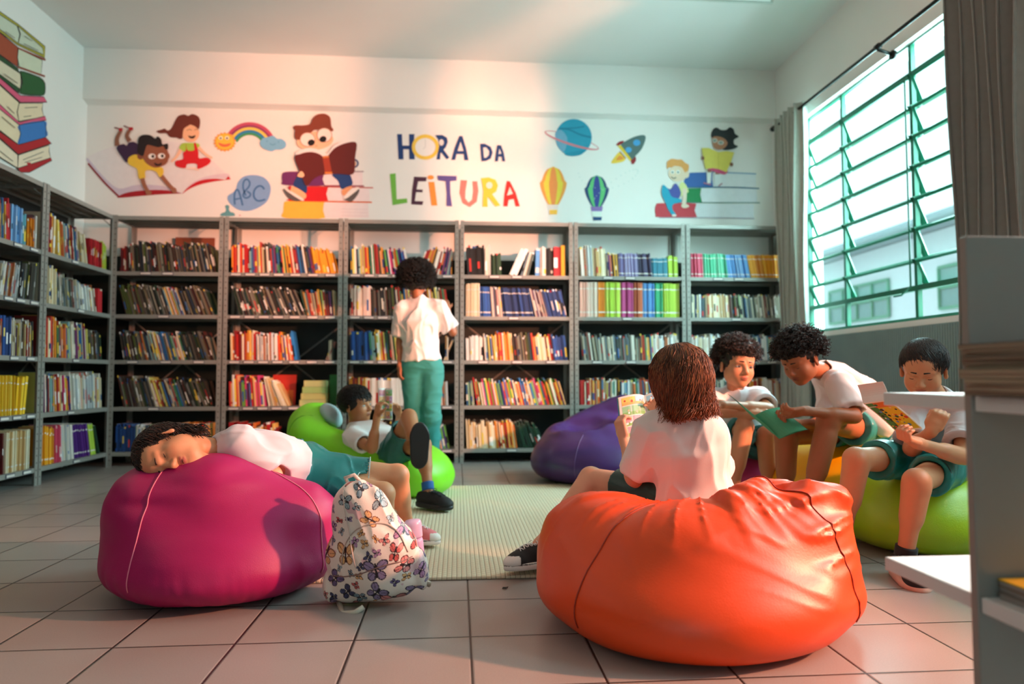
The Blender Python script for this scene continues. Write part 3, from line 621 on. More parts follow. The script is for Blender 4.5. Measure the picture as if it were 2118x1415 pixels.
m.poly([(170, 990), (230, 980), (370, 1070), (340, 1130), (200, 1050)], '#f2b888'); m.poly([(810, 1020), (920, 970), (920, 1010), (830, 1090)], '#e8a070')
m.poly([(95, 1025), (130, 1015), (330, 1120), (310, 1150), (240, 1155), (160, 1120)], '#5c5654'); m.poly([(120, 1020), (200, 1040), (340, 1130), (310, 1145)], '#f0e6de')
m.poly([(840, 1120), (1010, 1010), (1005, 1070), (930, 1160), (870, 1150)], '#5c5654'); m.poly([(830, 1110), (920, 1010), (1010, 985), (1000, 1020), (860, 1125)], '#f0e6de')
m.poly([(160, 975), (190, 970), (180, 1020), (155, 1000)], '#c0202c')
m.ring(965, 695, 48, 52, 30, 36, '#1d3f78', 0, -90, 90); m.ell(945, 700, 34, 48, '#f0c09a')
m.ell(480, 420, 225, 112, '#efc09b', -6)
m.poly([(215, 265), (240, 232), (330, 232), (420, 215), (450, 150), (510, 100), (600, 90), (665, 135), (680, 240), (705, 285), (680, 305), (600, 265), (520, 285), (470, 290), (430, 320), (350, 330), (300, 405), (240, 395), (230, 340), (235, 290)], '#7f3a26')
for (x, y, px_, py_) in ((390, 405, 435, 442), (595, 350, 578, 400)):
    m.ell(x, y, 92, 86, '#f3e6dc'); m.ring(x, y, 94, 88, 86, 80, '#b07a64'); m.ell(px_, py_, 44, 38, '#0f0c0c', -20)
m.ell(495, 480, 18, 12, '#e0a884')
m.poly([(250, 560), (380, 510), (500, 520), (600, 575), (640, 570), (720, 470), (850, 430), (980, 445), (940, 500), (640, 620), (300, 620)], '#e9e4e2')
m.poly([(230, 630), (300, 580), (420, 555), (530, 580), (600, 630), (640, 600), (720, 510), (850, 450), (985, 445), (970, 620), (950, 820), (800, 825), (680, 825), (560, 840), (470, 880), (380, 970), (330, 880)], '#5f1a18')
m.poly([(575, 630), (650, 620), (690, 820), (605, 830)], '#a03a26', False); m.stroke([(575, 620), (650, 612)], 24, '#c87a40'); m.stroke([(600, 812), (690, 812)], 24, '#d8803a')
m.poly([(265, 850), (310, 790), (350, 830), (330, 865)], '#f0c09a')
m.part('painted_reader')
m.done('wall_mural', 'mural of a boy with big round glasses reading a brown book on stacked books')
# --- lettering
m = Mural(790, 260, .14164); nv = '#123a72'
def let(n='letter'): m.part(n)
m.poly([(222, 122), (292, 122), (300, 290), (398, 290), (395, 122), (475, 122), (465, 300), (480, 492), (400, 492), (395, 345), (312, 345), (315, 492), (242, 492)], nv, False); let()
m.ring(635, 312, 198, 185, 150, 132, '#ecc94e'); m.stroke([(632, 200), (632, 312), (600, 340)], 5, '#b0b8b8', False); let()
m.poly([(780, 138), (880, 135), (950, 175), (962, 240), (930, 320), (900, 350), (985, 465), (945, 492), (870, 395), (855, 400), (850, 492), (798, 492), (812, 410), (835, 300), (820, 200)], nv, False); m.ell(868, 245, 36, 46, '#e2dcd6'); let()
m.poly([(1130, 150), (1175, 150), (1230, 330), (1265, 505), (1205, 505), (1195, 415), (1090, 415), (1070, 500), (1015, 500), (1060, 330)], nv, False); m.poly([(1148, 235), (1190, 370), (1105, 370)], '#dfdcd8', False); let()
m.poly([(1435, 265), (1500, 262), (1590, 310), (1618, 390), (1590, 480), (1520, 515), (1455, 520)], nv, False); m.poly([(1478, 320), (1520, 315), (1565, 370), (1560, 430), (1520, 468), (1490, 468)], '#dcddd8', False); let()
m.poly([(1685, 285), (1740, 285), (1780, 400), (1800, 520), (1760, 520), (1752, 455), (1705, 450), (1695, 520), (1652, 520), (1665, 400)], nv, False); m.poly([(1715, 335), (1745, 405), (1702, 418)], '#dcddd8', False); let()
m.done('wall_lettering', 'dark blue painted words HORA DA with a yellow clock ring for the O', 'lettering')
m = Mural(790, 260, .14164)
m.poly([(115, 705), (200, 695), (215, 1075), (365, 1062), (372, 1125), (155, 1162)], '#6cb544', False); let()
m.poly([(470, 745), (655, 752), (645, 812), (530, 815), (505, 930), (598, 935), (590, 975), (500, 970), (480, 1100), (605, 1105), (590, 1158), (428, 1148), (440, 950)], '#43203a', False); let()
m.ell(712, 755, 48, 32, '#f0953a'); m.poly([(680, 822), (765, 818), (808, 1165), (725, 1168)], '#f0953a', False); let()
m.poly([(808, 728), (1092, 735), (1090, 802), (995, 812), (1000, 1000), (1025, 1178), (942, 1175), (945, 1000), (930, 812), (820, 798)], '#5a4f92', False); let()
m.poly([(1155, 795), (1245, 800), (1220, 950), (1215, 1060), (1265, 1125), (1320, 1080), (1335, 950), (1325, 812), (1392, 812), (1410, 950), (1385, 1110), (1285, 1188), (1180, 1130), (1135, 980)], '#f07a72', False); let()
m.poly([(1450, 765), (1560, 755), (1660, 790), (1695, 870), (1670, 960), (1610, 1000), (1730, 1165), (1660, 1180), (1570, 1065), (1540, 1040), (1545, 1185), (1470, 1185), (1480, 950)], '#efc63e', False); m.ell(1568, 870, 46, 48, '#ecdcd2'); let()
m.poly([(1825, 808), (1870, 812), (1955, 980), (2015, 1178), (1955, 1178), (1930, 1070), (1850, 1085), (1835, 1178), (1775, 1178), (1790, 1000)], '#d42820', False); m.poly([(1868, 895), (1912, 995), (1825, 1020)], '#ecdcd4', False); let()
m.done('wall_lettering', 'multicoloured painted word LEITURA above the bookcases', 'lettering')
# --- planet, rocket, two balloons, dotted track
m = Mural(1100, 230, .1696)
m.ring(487, 355, 345, 60, 333, 50, '#cf7a86', 17.5, 170, 370)
m.ell(510, 320, 222, 226, '#2296b4')
m.poly([(295, 250), (360, 230), (430, 320), (420, 430), (380, 500), (320, 420), (288, 320)], '#6fa6c2'); m.stroke([(330, 215), (450, 225), (600, 290), (725, 318)], (14, 26), '#137a96'); m.stroke([(340, 210), (520, 205), (640, 185)], 16, '#137a96')
m.poly([(400, 520), (520, 490), (650, 480), (600, 530), (520, 548), (450, 545)], '#138aa8')
m.ring(487, 355, 345, 64, 330, 38, '#d77f8a', 17.5, 5, 175)
m.done('wall_mural', 'mural of a turquoise planet with a thin pink ring')
m = Mural(1100, 230, .1696)
m.poly([(970, 635), (1010, 560), (1070, 500), (1140, 575), (1100, 620)], '#ecc84a'); m.poly([(1030, 600), (1070, 540), (1120, 580)], '#e8913c')
m.poly([(1030, 405), (1070, 370), (1125, 362), (1100, 395), (1050, 420)], '#94212a'); m.poly([(1215, 640), (1210, 590), (1260, 550), (1270, 600), (1240, 645)], '#94212a')
m.poly([(1080, 420), (1180, 345), (1290, 300), (1375, 295), (1385, 350), (1340, 460), (1270, 540), (1215, 590), (1150, 520)], '#55706e')
m.poly([(1045, 420), (1085, 415), (1215, 585), (1200, 610)], '#e4c63c', False); m.stroke([(1070, 490), (1145, 575)], 12, '#a05a2c')
m.ell(1280, 385, 44, 38, '#4aa0d8'); m.ell(1180, 472, 38, 34, '#4aa0d8')
m.done('wall_mural', 'mural of a small grey rocket with a yellow flame')
def balloon(cx, top, bot, rx, cols, neck, bask, w2):
    def half(u):  # half width by height fraction
        return rx*math.sin(min(1, (u*1.02+.0))**.5*math.pi/2)**.9 if u < .42 else rx*(1-.62*((u-.42)/.58)**1.6)
    fr = [-1, -.72, -.32, .32, .72, 1]
    for k in range(5):
        L_ = []; R_ = []
        for i in range(15):
            u = i/14; y = top+(bot-top)*u; h = half(u); bulge = 1
            L_.append((cx+h*fr[k]*bulge, y)); R_.append((cx+h*fr[k+1]*bulge, y))
        m.poly(L_+R_[::-1], cols[k], False)
    m.poly([(cx-w2, bot), (cx+w2, bot), (cx+w2*.86, bot+55), (cx-w2*.86, bot+55)], neck, False)
    m.poly([(cx-w2*.8, bot+62), (cx+w2*.8, bot+62), (cx+w2*.72, bot+120), (cx-w2*.72, bot+120)], bask, False)
m = Mural(1100, 230, .1696)
o_, y_ = '#eda04a', '#e6d044'; balloon(262, 675, 1140, 165, [o_, y_, '#e8924c', y_, o_], '#e8dcd4', '#efc04a', 62)
m.done('wall_mural', 'mural of an orange and yellow striped hot-air balloon')
m = Mural(1100, 230, .1696)
balloon(792, 782, 1165, 150, ['#23406e', '#5fbf7a', '#33438e', '#5fbf7a', '#23406e'], '#8a70b0', '#dfeee4', 74)
m.poly([(745, 1290), (855, 1290), (848, 1332), (750, 1332)], '#1f4a7a', False)
m.done('wall_mural', 'mural of a green and navy striped hot-air balloon touching the bookcase top')
m = Mural(1100, 230, .1696)
for i in range(60):
    t = i/59; a = t*2*math.pi*1.25
    x = 900-330*math.cos(a*.8)*(1-.1*t)+t*160; y = 760+150*math.sin(a)+t*170
    if i % 2 == 0: m.ell(x, y, 5, 5, '#b4c8c8')
m.done('wall_mural', 'faint dotted flight track painted between rocket and balloons')
# --- two children on books at the right
m = Mural(1340, 250, .15547)
m.poly([(480, 790), (560, 690), (860, 680), (855, 780), (870, 880), (480, 885)], '#3a68b0', False); m.poly([(865, 690), (1435, 700), (1440, 880), (880, 878), (858, 790)], '#dfe6ea', False); m.stroke([(860, 680), (1440, 705)], 14, '#5f93b8'); m.stroke([(480, 885), (1100, 885), (1480, 900)], 16, '#1f6a90')
m.poly([(480, 900), (710, 895), (695, 980), (720, 1085), (500, 1080)], '#1d8a52', False); m.poly([(715, 900), (1450, 905), (1455, 1085), (725, 1085), (697, 990)], '#dde5ea', False); m.stroke([(500, 1085), (1000, 1090), (1490, 1090)], 12, '#3f7a74')
m.poly([(95, 1190), (110, 1120), (170, 1095), (640, 1100), (620, 1190), (650, 1280), (150, 1282), (105, 1250)], '#c83f4c'); m.poly([(645, 1105), (1410, 1110), (1410, 1290), (655, 1282), (622, 1190)], '#dde4e9', False); m.stroke([(150, 1288), (800, 1290), (1415, 1300)], 10, '#a8a2b2')
m.part('painted_books')
m.poly([(250, 590), (260, 540), (320, 505), (400, 515), (450, 515), (500, 560), (545, 590), (530, 680), (480, 700), (300, 620), (260, 640)], '#e3a35c')
m.ell(400, 700, 125, 110, '#ead6bc'); m.ell(515, 715, 35, 45, '#ead6bc'); m.poly([(260, 640), (280, 590), (380, 600), (450, 620), (500, 690), (530, 600), (480, 550), (350, 520), (260, 560)], '#e3a35c')
for x in (328, 402): m.ell(x, 680, 26, 26, '#f2f4ee'); m.ell(x, 684, 12, 12, '#2a5a4a')
m.stroke([(310, 745), (345, 768), (375, 750)], 12, '#3a4a3a')
m.poly([(440, 820), (500, 840), (540, 930), (520, 960), (400, 1020), (390, 970)], '#d9e09a'); m.poly([(215, 870), (300, 910), (370, 830), (440, 950), (400, 1040), (300, 1020)], '#4a56a4')
m.poly([(200, 850), (270, 910), (320, 1010), (440, 1040), (440, 1085), (340, 1110), (330, 1180), (370, 1240), (330, 1262), (270, 1180), (230, 1080), (185, 980)], '#1f9fc0')
m.stroke([(490, 900), (490, 1020), (480, 1130)], (56, 50), '#ead8c4'); m.poly([(450, 1110), (520, 1110), (550, 1140), (500, 1160), (455, 1150)], '#ead8c4'); m.ell(350, 1258, 32, 16, '#e8dcd8')
m.part('painted_boy')
m.poly([(840, 190), (870, 110), (920, 90), (970, 120), (1040, 120), (1090, 85), (1140, 110), (1160, 170), (1210, 210), (1150, 250), (1150, 310), (1200, 340), (1130, 375), (1000, 385), (900, 300), (860, 240)], '#20282c')
m.poly([(855, 240), (900, 205), (1000, 225), (1060, 290), (1030, 350), (960, 385), (880, 360)], '#b07a5c'); m.ring(890, 262, 34, 28, 27, 22, '#dfe8e4'); m.ring(970, 290, 38, 28, 30, 22, '#dfe8e4'); m.ell(890, 262, 24, 18, '#8fa09a'); m.ell(970, 290, 26, 18, '#8fa09a')
m.poly([(780, 640), (850, 640), (835, 830), (790, 830)], '#e6ecea', False); m.poly([(880, 680), (1000, 700), (990, 830), (940, 870), (890, 840)], '#dfe8ea', False)
m.stroke([(740, 825), (840, 850)], 16, '#c07a98'); m.stroke([(940, 870), (990, 830)], 16, '#b07a90'); m.poly([(785, 645), (850, 640), (845, 685), (795, 685)], '#9a6a50', False); m.poly([(890, 670), (970, 680), (950, 712), (900, 712)], '#9a6a50', False)
m.poly([(800, 630), (1050, 650), (1020, 715), (860, 670)], '#d0527c')
m.poly([(715, 360), (810, 360), (940, 415), (1050, 400), (1150, 420), (1110, 540), (1045, 685), (940, 640), (870, 630), (765, 640), (740, 500)], '#dcd060', False); m.stroke([(938, 415), (940, 640)], 8, '#c8bc4c')
m.ell(732, 495, 22, 26, '#8a5a48'); m.ell(1112, 580, 24, 28, '#8a5a48')
m.part('painted_girl')
m.done('wall_mural', 'mural of a red-haired boy and a girl with a yellow book on stacked books')
# --- tall stack of painted books on the left wall (continues past the picture's left edge)
m = Mural(0, 0, .28257, 'left'); k_ = '#1a1a18'
def bk(pts, col, sm=False): m.poly(pts, col, sm); m.stroke(pts+[pts[0]], 5, k_, False)
bk([(-150, -20), (0, 85), (130, 175), (330, 340), (328, 425), (130, 330), (0, 235), (-150, 120)], '#b3ab3a')
bk([(-150, 0), (0, 108), (125, 190), (145, 250), (130, 315), (0, 215), (-150, 100)], '#c8d2be'); bk([(130, 190), (312, 350), (318, 400), (135, 318), (150, 250)], '#c8d2be')
bk([(-150, 130), (0, 240), (130, 345), (130, 490), (0, 400), (-150, 290)], '#a0472c')
bk([(135, 355), (310, 440), (302, 545), (140, 488), (128, 420)], '#cdd5bc'); m.poly([(132, 345), (335, 432), (332, 446), (132, 358)], '#8a3a24', False); m.poly([(132, 485), (330, 552), (328, 566), (132, 497)], '#8a3a24', False)
bk([(-150, 300), (0, 405), (130, 500), (155, 600), (140, 680), (0, 570), (-150, 450)], '#154a26'); bk([(-150, 340), (0, 440), (150, 540), (155, 600), (145, 650), (0, 545), (-150, 430)], '#d8d0b4')
bk([(150, 520), (290, 565), (330, 610), (330, 680), (300, 700), (150, 685), (165, 600)], '#14582a', True)
bk([(-150, 450), (0, 570), (150, 700), (320, 708), (345, 748), (150, 750), (0, 615), (-150, 500)], '#d9587a')
bk([(-150, 510), (0, 625), (140, 752), (125, 820), (135, 895), (0, 770), (-150, 650)], '#e6d6b4'); bk([(140, 755), (315, 755), (308, 800), (322, 855), (140, 888), (127, 820)], '#e6d6b4')
bk([(-150, 650), (0, 765), (140, 895), (330, 850), (340, 880), (142, 915), (0, 800), (-150, 690)], '#d9587a')
bk([(-150, 690), (0, 800), (140, 915), (150, 980), (130, 1055), (0, 955), (-150, 840)], '#e6d6b4')
bk([(140, 915), (325, 885), (338, 940), (335, 1005), (140, 1058), (150, 980)], '#2f78c0', True)
bk([(-150, 850), (0, 965), (135, 1060), (335, 1005), (378, 1050), (135, 1130), (0, 1010), (-150, 890)], '#b01622')
bk([(-150, 900), (0, 1020), (130, 1135), (130, 1230), (0, 1150), (-150, 1040)], '#ecdcc0'); bk([(135, 1135), (360, 1062), (360, 1110), (372, 1160), (200, 1235), (130, 1230)], '#ecdcc0')
bk([(130, 1232), (372, 1155), (380, 1175), (215, 1262), (150, 1262)], '#b01622'); m.poly([(195, 1190), (225, 1190), (235, 1235), (215, 1225), (205, 1215)], '#b01622', False)
for a in ([(40, 230), (110, 280)], [(180, 265), (240, 300)], [(175, 320), (280, 370)], [(180, 790), (275, 785)], [(175, 855), (230, 848)], [(170, 1170), (320, 1110)], [(180, 1190), (310, 1150)], [(55, 780), (105, 830)], [(15, 855), (110, 935)], [(0, 1105), (95, 1180)], [(30, 540), (130, 610)]): m.stroke(a, 4, '#4a4a40', False)
m.done('wall_mural', 'mural of a tall stack of cartoon books on the left wall')
# ================================================================== smooth-blended solids, meshed block by block
def A3(*v): return np.array(v, float)
def rotz(a): c, s = math.cos(a), math.sin(a); return np.array([[c, -s, 0], [s, c, 0], [0, 0, 1.]])
def nrm(v): v = np.asarray(v, float); return v/(np.linalg.norm(v)+1e-12)
_rs = np.random.RandomState(3); _LAT = _rs.rand(32, 32, 32).astype(np.float32)
def vnoise(Pp, s, seed=0):
    q = Pp*s+seed*7.31; i = np.floor(q).astype(int); f = q-i; f = f*f*(3-2*f); i &= 31; j = (i+1) & 31
    x0, y0, z0 = i[:, 0], i[:, 1], i[:, 2]; x1, y1, z1 = j[:, 0], j[:, 1], j[:, 2]; L_ = _LAT; fx, fy, fz = f[:, 0], f[:, 1], f[:, 2]
    a = L_[x0, y0, z0]*(1-fx)+L_[x1, y0, z0]*fx; b_ = L_[x0, y1, z0]*(1-fx)+L_[x1, y1, z0]*fx
    c = L_[x0, y0, z1]*(1-fx)+L_[x1, y0, z1]*fx; d = L_[x0, y1, z1]*(1-fx)+L_[x1, y1, z1]*fx
    return ((a*(1-fy)+b_*fy)*(1-fz)+(c*(1-fy)+d*fy)*fz)*2-1
class Solid:
    """list of (op, kind, data, k); op: + join, - carve, & keep inside"""
    def __init__(s): s.L = []; s.disp = None
    def copy(s): q = Solid(); q.L = list(s.L); q.disp = s.disp; return q
    def cap(s, a, b, ra, rb=None, k=.02, op='+'):
        s.L.append((op, 'c', (np.array(a, float), np.array(b, float), ra, ra if rb is None else rb), k)); return s
    def ell(s, c, r, Rm=None, k=.02, op='+'):
        s.L.append((op, 'e', (np.array(c, float), np.array(r, float), np.eye(3) if Rm is None else np.array(Rm)), k)); return s
    def box(s, c, r, Rm=None, rd=.01, k=.01, op='+'):
        s.L.append((op, 'b', (np.array(c, float), np.array(r, float), np.eye(3) if Rm is None else np.array(Rm), rd), k)); return s
    def plane(s, p, n, k=.006, op='&'):
        """keeps the side the normal points away from"""
        s.L.append((op, 'p', (np.array(p, float), nrm(n)), k)); return s
    @staticmethod
    def d1(kind, D, Q):
        if kind == 'c':
            a, b, ra, rb = D; ab = b-a; t = np.clip((Q-a)@ab/(ab@ab+1e-12), 0, 1)
            return np.linalg.norm(Q-a-t[:, None]*ab, axis=1)-(ra+t*(rb-ra))
        if kind == 'e':
            c, r, M = D; q = (Q-c)@M; k0 = np.linalg.norm(q/r, axis=1); k1 = np.linalg.norm(q/(r*r), axis=1)+1e-9
            return k0*(k0-1)/k1
        if kind == 'b':
            c, r, M, rd = D; q = np.abs((Q-c)@M)-(r-rd)
            return np.linalg.norm(np.maximum(q, 0), axis=1)+np.minimum(q.max(axis=1), 0)-rd
        p, n = D; return (Q-p)@n
    def ev(s, Q, idx=None):
        d = np.full(len(Q), 9.)
        for i in (range(len(s.L)) if idx is None else idx):
            op, kind, D, k = s.L[i]; e = s.d1(kind, D, Q)
            if op == '+':
                h = np.maximum(k-np.abs(d-e), 0)/k; d = np.minimum(d, e)-h*h*k*.25
            else:
                if op == '-': e = -e
                h = np.maximum(k-np.abs(d-e), 0)/k; d = np.maximum(d, e)+h*h*k*.25
        if s.disp is not None: d = d+s.disp(Q)
        return d
    def bounds(s):
        lo, hi = [], []
        for op, kind, D, k in s.L:
            if op != '+': continue
            if kind == 'c':
                r = max(D[2], D[3]); lo.append(np.minimum(D[0], D[1])-r); hi.append(np.maximum(D[0], D[1])+r)
            elif kind in 'eb':
                r = np.sqrt((D[2]**2)@(D[1]**2)) if kind == 'e' else np.abs(D[2])@D[1]; lo.append(D[0]-r); hi.append(D[0]+r)
        return np.min(lo, axis=0)-.06, np.max(hi, axis=0)+.06
    def mesh(s, h, smooth=1, B_=16):
        lo, hi = s.bounds(); nb = np.ceil((hi-lo)/(h*B_)).astype(int); R_ = h*B_*.88
        bi = np.stack(np.meshgrid(*[np.arange(n) for n in nb], indexing='ij'), -1).reshape(-1, 3)
        cen = lo+(bi+.5)*h*B_
        Dm = np.array([s.d1(kd, D, cen) for _, kd, D, _ in s.L]); ops = [o for o, *_ in s.L]; ks = np.array([k for *_, k in s.L])
        un = np.array([o == '+' for o in ops]); dmin = Dm[un].min(axis=0)
        # ellipsoid bounds are not exact: take a wide margin
        keepb = dmin < R_*1.6+.03
        S1 = 4000003; gx, gy, gz = (nb*B_+2).astype(np.int64)
        ids, pos, quads = [], [], []
        o_ = np.arange(B_+1)
        gi, gj, gk = np.meshgrid(o_, o_, o_, indexing='ij')
        G = np.stack([gi, gj, gk], -1).reshape(-1, 3)
        for b_ in np.nonzero(keepb)[0]:
            dc = Dm[:, b_]; act = []
            for i, op in enumerate(ops):
                if op == '+':
                    if dc[i] < dmin[b_]+4.5*R_+ks[i]: act.append(i)
                elif op == '-':
                    if dc[i] < 4.5*R_+ks[i]: act.append(i)
                else:
                    if dc[i] > -3*R_-ks[i]: act.append(i)
            base = bi[b_]*B_; Q = lo+(base+G)*h
            v = s.ev(Q, act).reshape(B_+1, B_+1, B_+1)
            sg = v < 0
            if sg.all() or not sg.any(): continue
            # cells
            c8 = [(a, b2, c2) for a in (0, 1) for b2 in (0, 1) for c2 in (0, 1)]
            cnt = sum(sg[a:a+B_, b2:b2+B_, c2:c2+B_].astype(int) for a, b2, c2 in c8)
            cells = np.argwhere((cnt > 0) & (cnt < 8))
            if len(cells) == 0: continue
            acc = np.zeros((len(cells), 3)); num = np.zeros(len(cells))
            for ax in range(3):
                for u in (0, 1):
                    for w2 in (0, 1):
                        p0 = np.zeros(3, int); ot = [k for k in range(3) if k != ax]; p0[ot[0]] = u; p0[ot[1]] = w2; p1 = p0.copy(); p1[ax] = 1
                        ca = cells+p0; cb = cells+p1; va = v[ca[:, 0], ca[:, 1], ca[:, 2]]; vb = v[cb[:, 0], cb[:, 1], cb[:, 2]]
                        m = (va < 0) != (vb < 0); t = np.where(m, va/(va-vb+1e-20), 0)
                        pt = p0+t[:, None]*(p1-p0); acc += pt*m[:, None]; num += m
            pp = lo+(base+cells+acc/num[:, None])*h; gc = (base+cells).astype(np.int64)
            ids.append((gc[:, 0]*gy+gc[:, 1])*gz+gc[:, 2]); pos.append(pp)
            for ax in range(3):
                sl0 = [slice(0, B_)]*3; sl1 = [slice(0, B_)]*3; sl1[ax] = slice(1, B_+1)
                a_, b2 = sg[tuple(sl0)], sg[tuple(sl1)]; E_ = np.argwhere(a_ != b2)
                if len(E_) == 0: continue
                fl_ = a_[E_[:, 0], E_[:, 1], E_[:, 2]]; ge = (base+E_).astype(np.int64); ot = [(ax+1) % 3, (ax+2) % 3]
                q = []
                for du, dw in ((0, 0), (-1, 0), (-1, -1), (0, -1)):
                    g2 = ge.copy(); g2[:, ot[0]] += du; g2[:, ot[1]] += dw; q.append((g2[:, 0]*gy+g2[:, 1])*gz+g2[:, 2])
                q = np.stack(q, 1); q[~fl_] = q[~fl_][:, ::-1]; quads.append(q)
        ids = np.concatenate(ids); pos = np.concatenate(pos); quads = np.concatenate(quads)
        o = np.argsort(ids); ids, pos = ids[o], pos[o]
        j = np.searchsorted(ids, quads); j = np.clip(j, 0, len(ids)-1); ok = (ids[j] == quads).all(axis=1); F = j[ok]
        for _ in range(smooth):
            acc = np.zeros_like(pos); n_ = np.zeros(len(pos))
            for a, b2 in ((0, 1), (1, 2), (2, 3), (3, 0)):
                for x, y in ((F[:, a], F[:, b2]), (F[:, b2], F[:, a])):
                    for c in range(3): acc[:, c] += np.bincount(x, weights=pos[y, c], minlength=len(pos))
                    n_ += np.bincount(x, minlength=len(pos))
            n_[n_ == 0] = 1; pos = pos*.45+acc/n_[:, None]*.55
        used = np.zeros(len(pos), bool); used[F.ravel()] = True
        mp = np.cumsum(used)-1
        return pos[used], mp[F]
def np_mesh(name, V, F, mats, cols=None, parent=None, smooth=True, fmat=None):
    me = bpy.data.meshes.new(name); me.vertices.add(len(V)); me.vertices.foreach_set('co', np.asarray(V, np.float32).ravel())
    k = F.shape[1]; me.loops.add(len(F)*k); me.loops.foreach_set('vertex_index', F.astype(np.int32).ravel())
    me.polygons.add(len(F)); me.polygons.foreach_set('loop_start', np.arange(0, len(F)*k, k, dtype=np.int32))
    try: me.polygons.foreach_set('loop_total', np.full(len(F), k, np.int32))
    except Exception: pass
    for m in (mats if isinstance(mats, (list, tuple)) else [mats]): me.materials.append(m)
    if fmat is not None: me.polygons.foreach_set('material_index', fmat.astype(np.int32))
    me.update(calc_edges=True)
    if smooth: me.polygons.foreach_set('use_smooth', np.ones(len(F), bool))
    if cols is not None:
        at = me.color_attributes.new('Col', 'FLOAT_COLOR', 'POINT'); c4 = np.ones((len(V), 4), np.float32); c4[:, :3] = cols; at.data.foreach_set('color', c4.ravel())
    o = bpy.data.objects.new(name, me); C.objects.link(o)
    if parent: adopt(parent, o)
    return o
def surf_hit(S, p0, d, tmax=1.5):
    """first point of the solid along p0 + t d"""
    t = 0.
    for _ in range(90):
        v = S.ev((p0+d*t)[None])[0]
        if v < .0008: return p0+d*t
        t += max(v*.6, .0008)
        if t > tmax: return None
    return p0+d*t
def seam(S, pts_dirs, mat_, parent, name='seam', r=.0022, out=.0006):
    q = []
    for p0, d in pts_dirs:
        h = surf_hit(S, np.array(p0, float), nrm(d))
        if h is not None: q.append(h-nrm(d)*out)
    if len(q) < 3: return None
    b = MB(); b.tube(q, r, 5); return adopt(parent, b.build(name, mat_, smooth=True))
def strands(paths, r0, r1, n=4):
    """paths (S, K, 3) -> tapered tubes as one V, F"""
    paths = np.asarray(paths, float); S_, K, _ = paths.shape
    T_ = np.gradient(paths, axis=1); T_ /= np.linalg.norm(T_, axis=2, keepdims=True)+1e-9
    ref = np.where(np.abs(T_[..., 2:3]) > .9, np.array([1., 0, 0]), np.array([0, 0, 1.])); U = np.cross(T_, ref); U /= np.linalg.norm(U, axis=2, keepdims=True)+1e-9; W_ = np.cross(T_, U)
    prof = np.linspace(0, 1, K); rad = (r0+(r1-r0)*prof**1.5)[None, :, None]
    V = np.stack([paths+(U*math.cos(a)+W_*math.sin(a))*rad for a in [2*math.pi*i/n for i in range(n)]], axis=2)
    idx = np.arange(S_*K*n).reshape(S_, K, n); nx = np.roll(idx, -1, axis=2)
    F = np.stack([idx[:, :-1], nx[:, :-1], nx[:, 1:], idx[:, 1:]], -1).reshape(-1, 4)
    return V.reshape(-1, 3), F
# ================================================================== mat, bean bags, backpack, white shelf unit
matm = bpy.data.materials.new('woven_mat'); nt, N, L, B = nodes_of(matm)
geo = N.new('ShaderNodeNewGeometry'); sep = N.new('ShaderNodeSeparateXYZ'); L.new(geo.outputs['Position'], sep.inputs[0])
def mm(op, a, b=None):
    n = N.new('ShaderNodeMath'); n.operation = op
    for i, v in enumerate((a, b)):
        if v is None: continue
        if isinstance(v, (int, float)): n.inputs[i].default_value = v
        else: L.new(v, n.inputs[i])
    return n.outputs[0]
u = mm('MULTIPLY', sep.outputs[0], 55.); v = mm('ADD', mm('MULTIPLY', sep.outputs[1], 38.), mm('MULTIPLY', mm('FLOOR', mm('MULTIPLY', u, 1.)), .5))
fu = mm('ABSOLUTE', mm('SUBTRACT', mm('FRACT', u), .5)); fv = mm('ABSOLUTE', mm('SUBTRACT', mm('FRACT', v), .5))
hgt = mm('SUBTRACT', 1, mm('MAXIMUM', mm('POWER', mm('MULTIPLY', fu, 2), 3), mm('POWER', mm('MULTIPLY', fv, 2), 6)))
cr = N.new('ShaderNodeValToRGB'); cr.color_ramp.elements[0].color = (*lin('#a39a7c'), 1); cr.color_ramp.elements[1].color = (*lin('#dacfb2'), 1); cr.color_ramp.elements[1].position = .5
L.new(hgt, cr.inputs[0]); L.new(cr.outputs[0], B.inputs['Base Color']); B.inputs['Roughness'].default_value = .7
bp = N.new('ShaderNodeBump'); bp.inputs['Strength'].default_value = .7; bp.inputs['Distance'].default_value = .003; L.new(hgt, bp.inputs['Height']); L.new(bp.outputs[0], B.inputs['Normal'])
b = MB(); b.box((-1.1, 2.612, .0005), (1.35, 4.77, .013)); mt = b.build('woven_floor_mat', matm)
md = mt.modifiers.new('b', 'BEVEL'); md.width = .005; md.segments = 2
tag(mt, 'large cream woven floor mat with a brick-like weave under the children', 'mat')

def fabric(name, col, rough=.45, bump=.15, sheen=.0, spec=.5, var=.04):
    return mat(name, col, rough, bump=bump, bscale=220, sheen=sheen, spec=spec, var=var, scale=5)
def rotz(a): c, s = math.cos(a), math.sin(a); return np.array([[c, -s, 0], [s, c, 0], [0, 0, 1.]])
def beanbag(name, S, h, m, seamm, loc, label, seams=(), smooth=2):
    V, F = S.mesh(h, smooth); V[:, 2] = np.maximum(V[:, 2], .0015)
    root = empty(name, (loc[0], loc[1], 0), label, 'beanbag', 'leatherette beanbags')
    np_mesh('cover', V, F, m, parent=root)
    for s_ in seams: seam(S, s_, seamm, root)
    return root
def arc(c, R_, az, e0=-.2, e1=1.5, n=40, top=None):
    """rays aimed at the bag's axis from outside, one vertical seam at azimuth az"""
    out = []
    for i in range(n):
        e = e0+(e1-e0)*i/(n-1); d = A3(math.cos(az)*math.cos(e), math.sin(az)*math.cos(e), math.sin(e))
        out.append((np.array(c)+d*R_, -d))
    return out
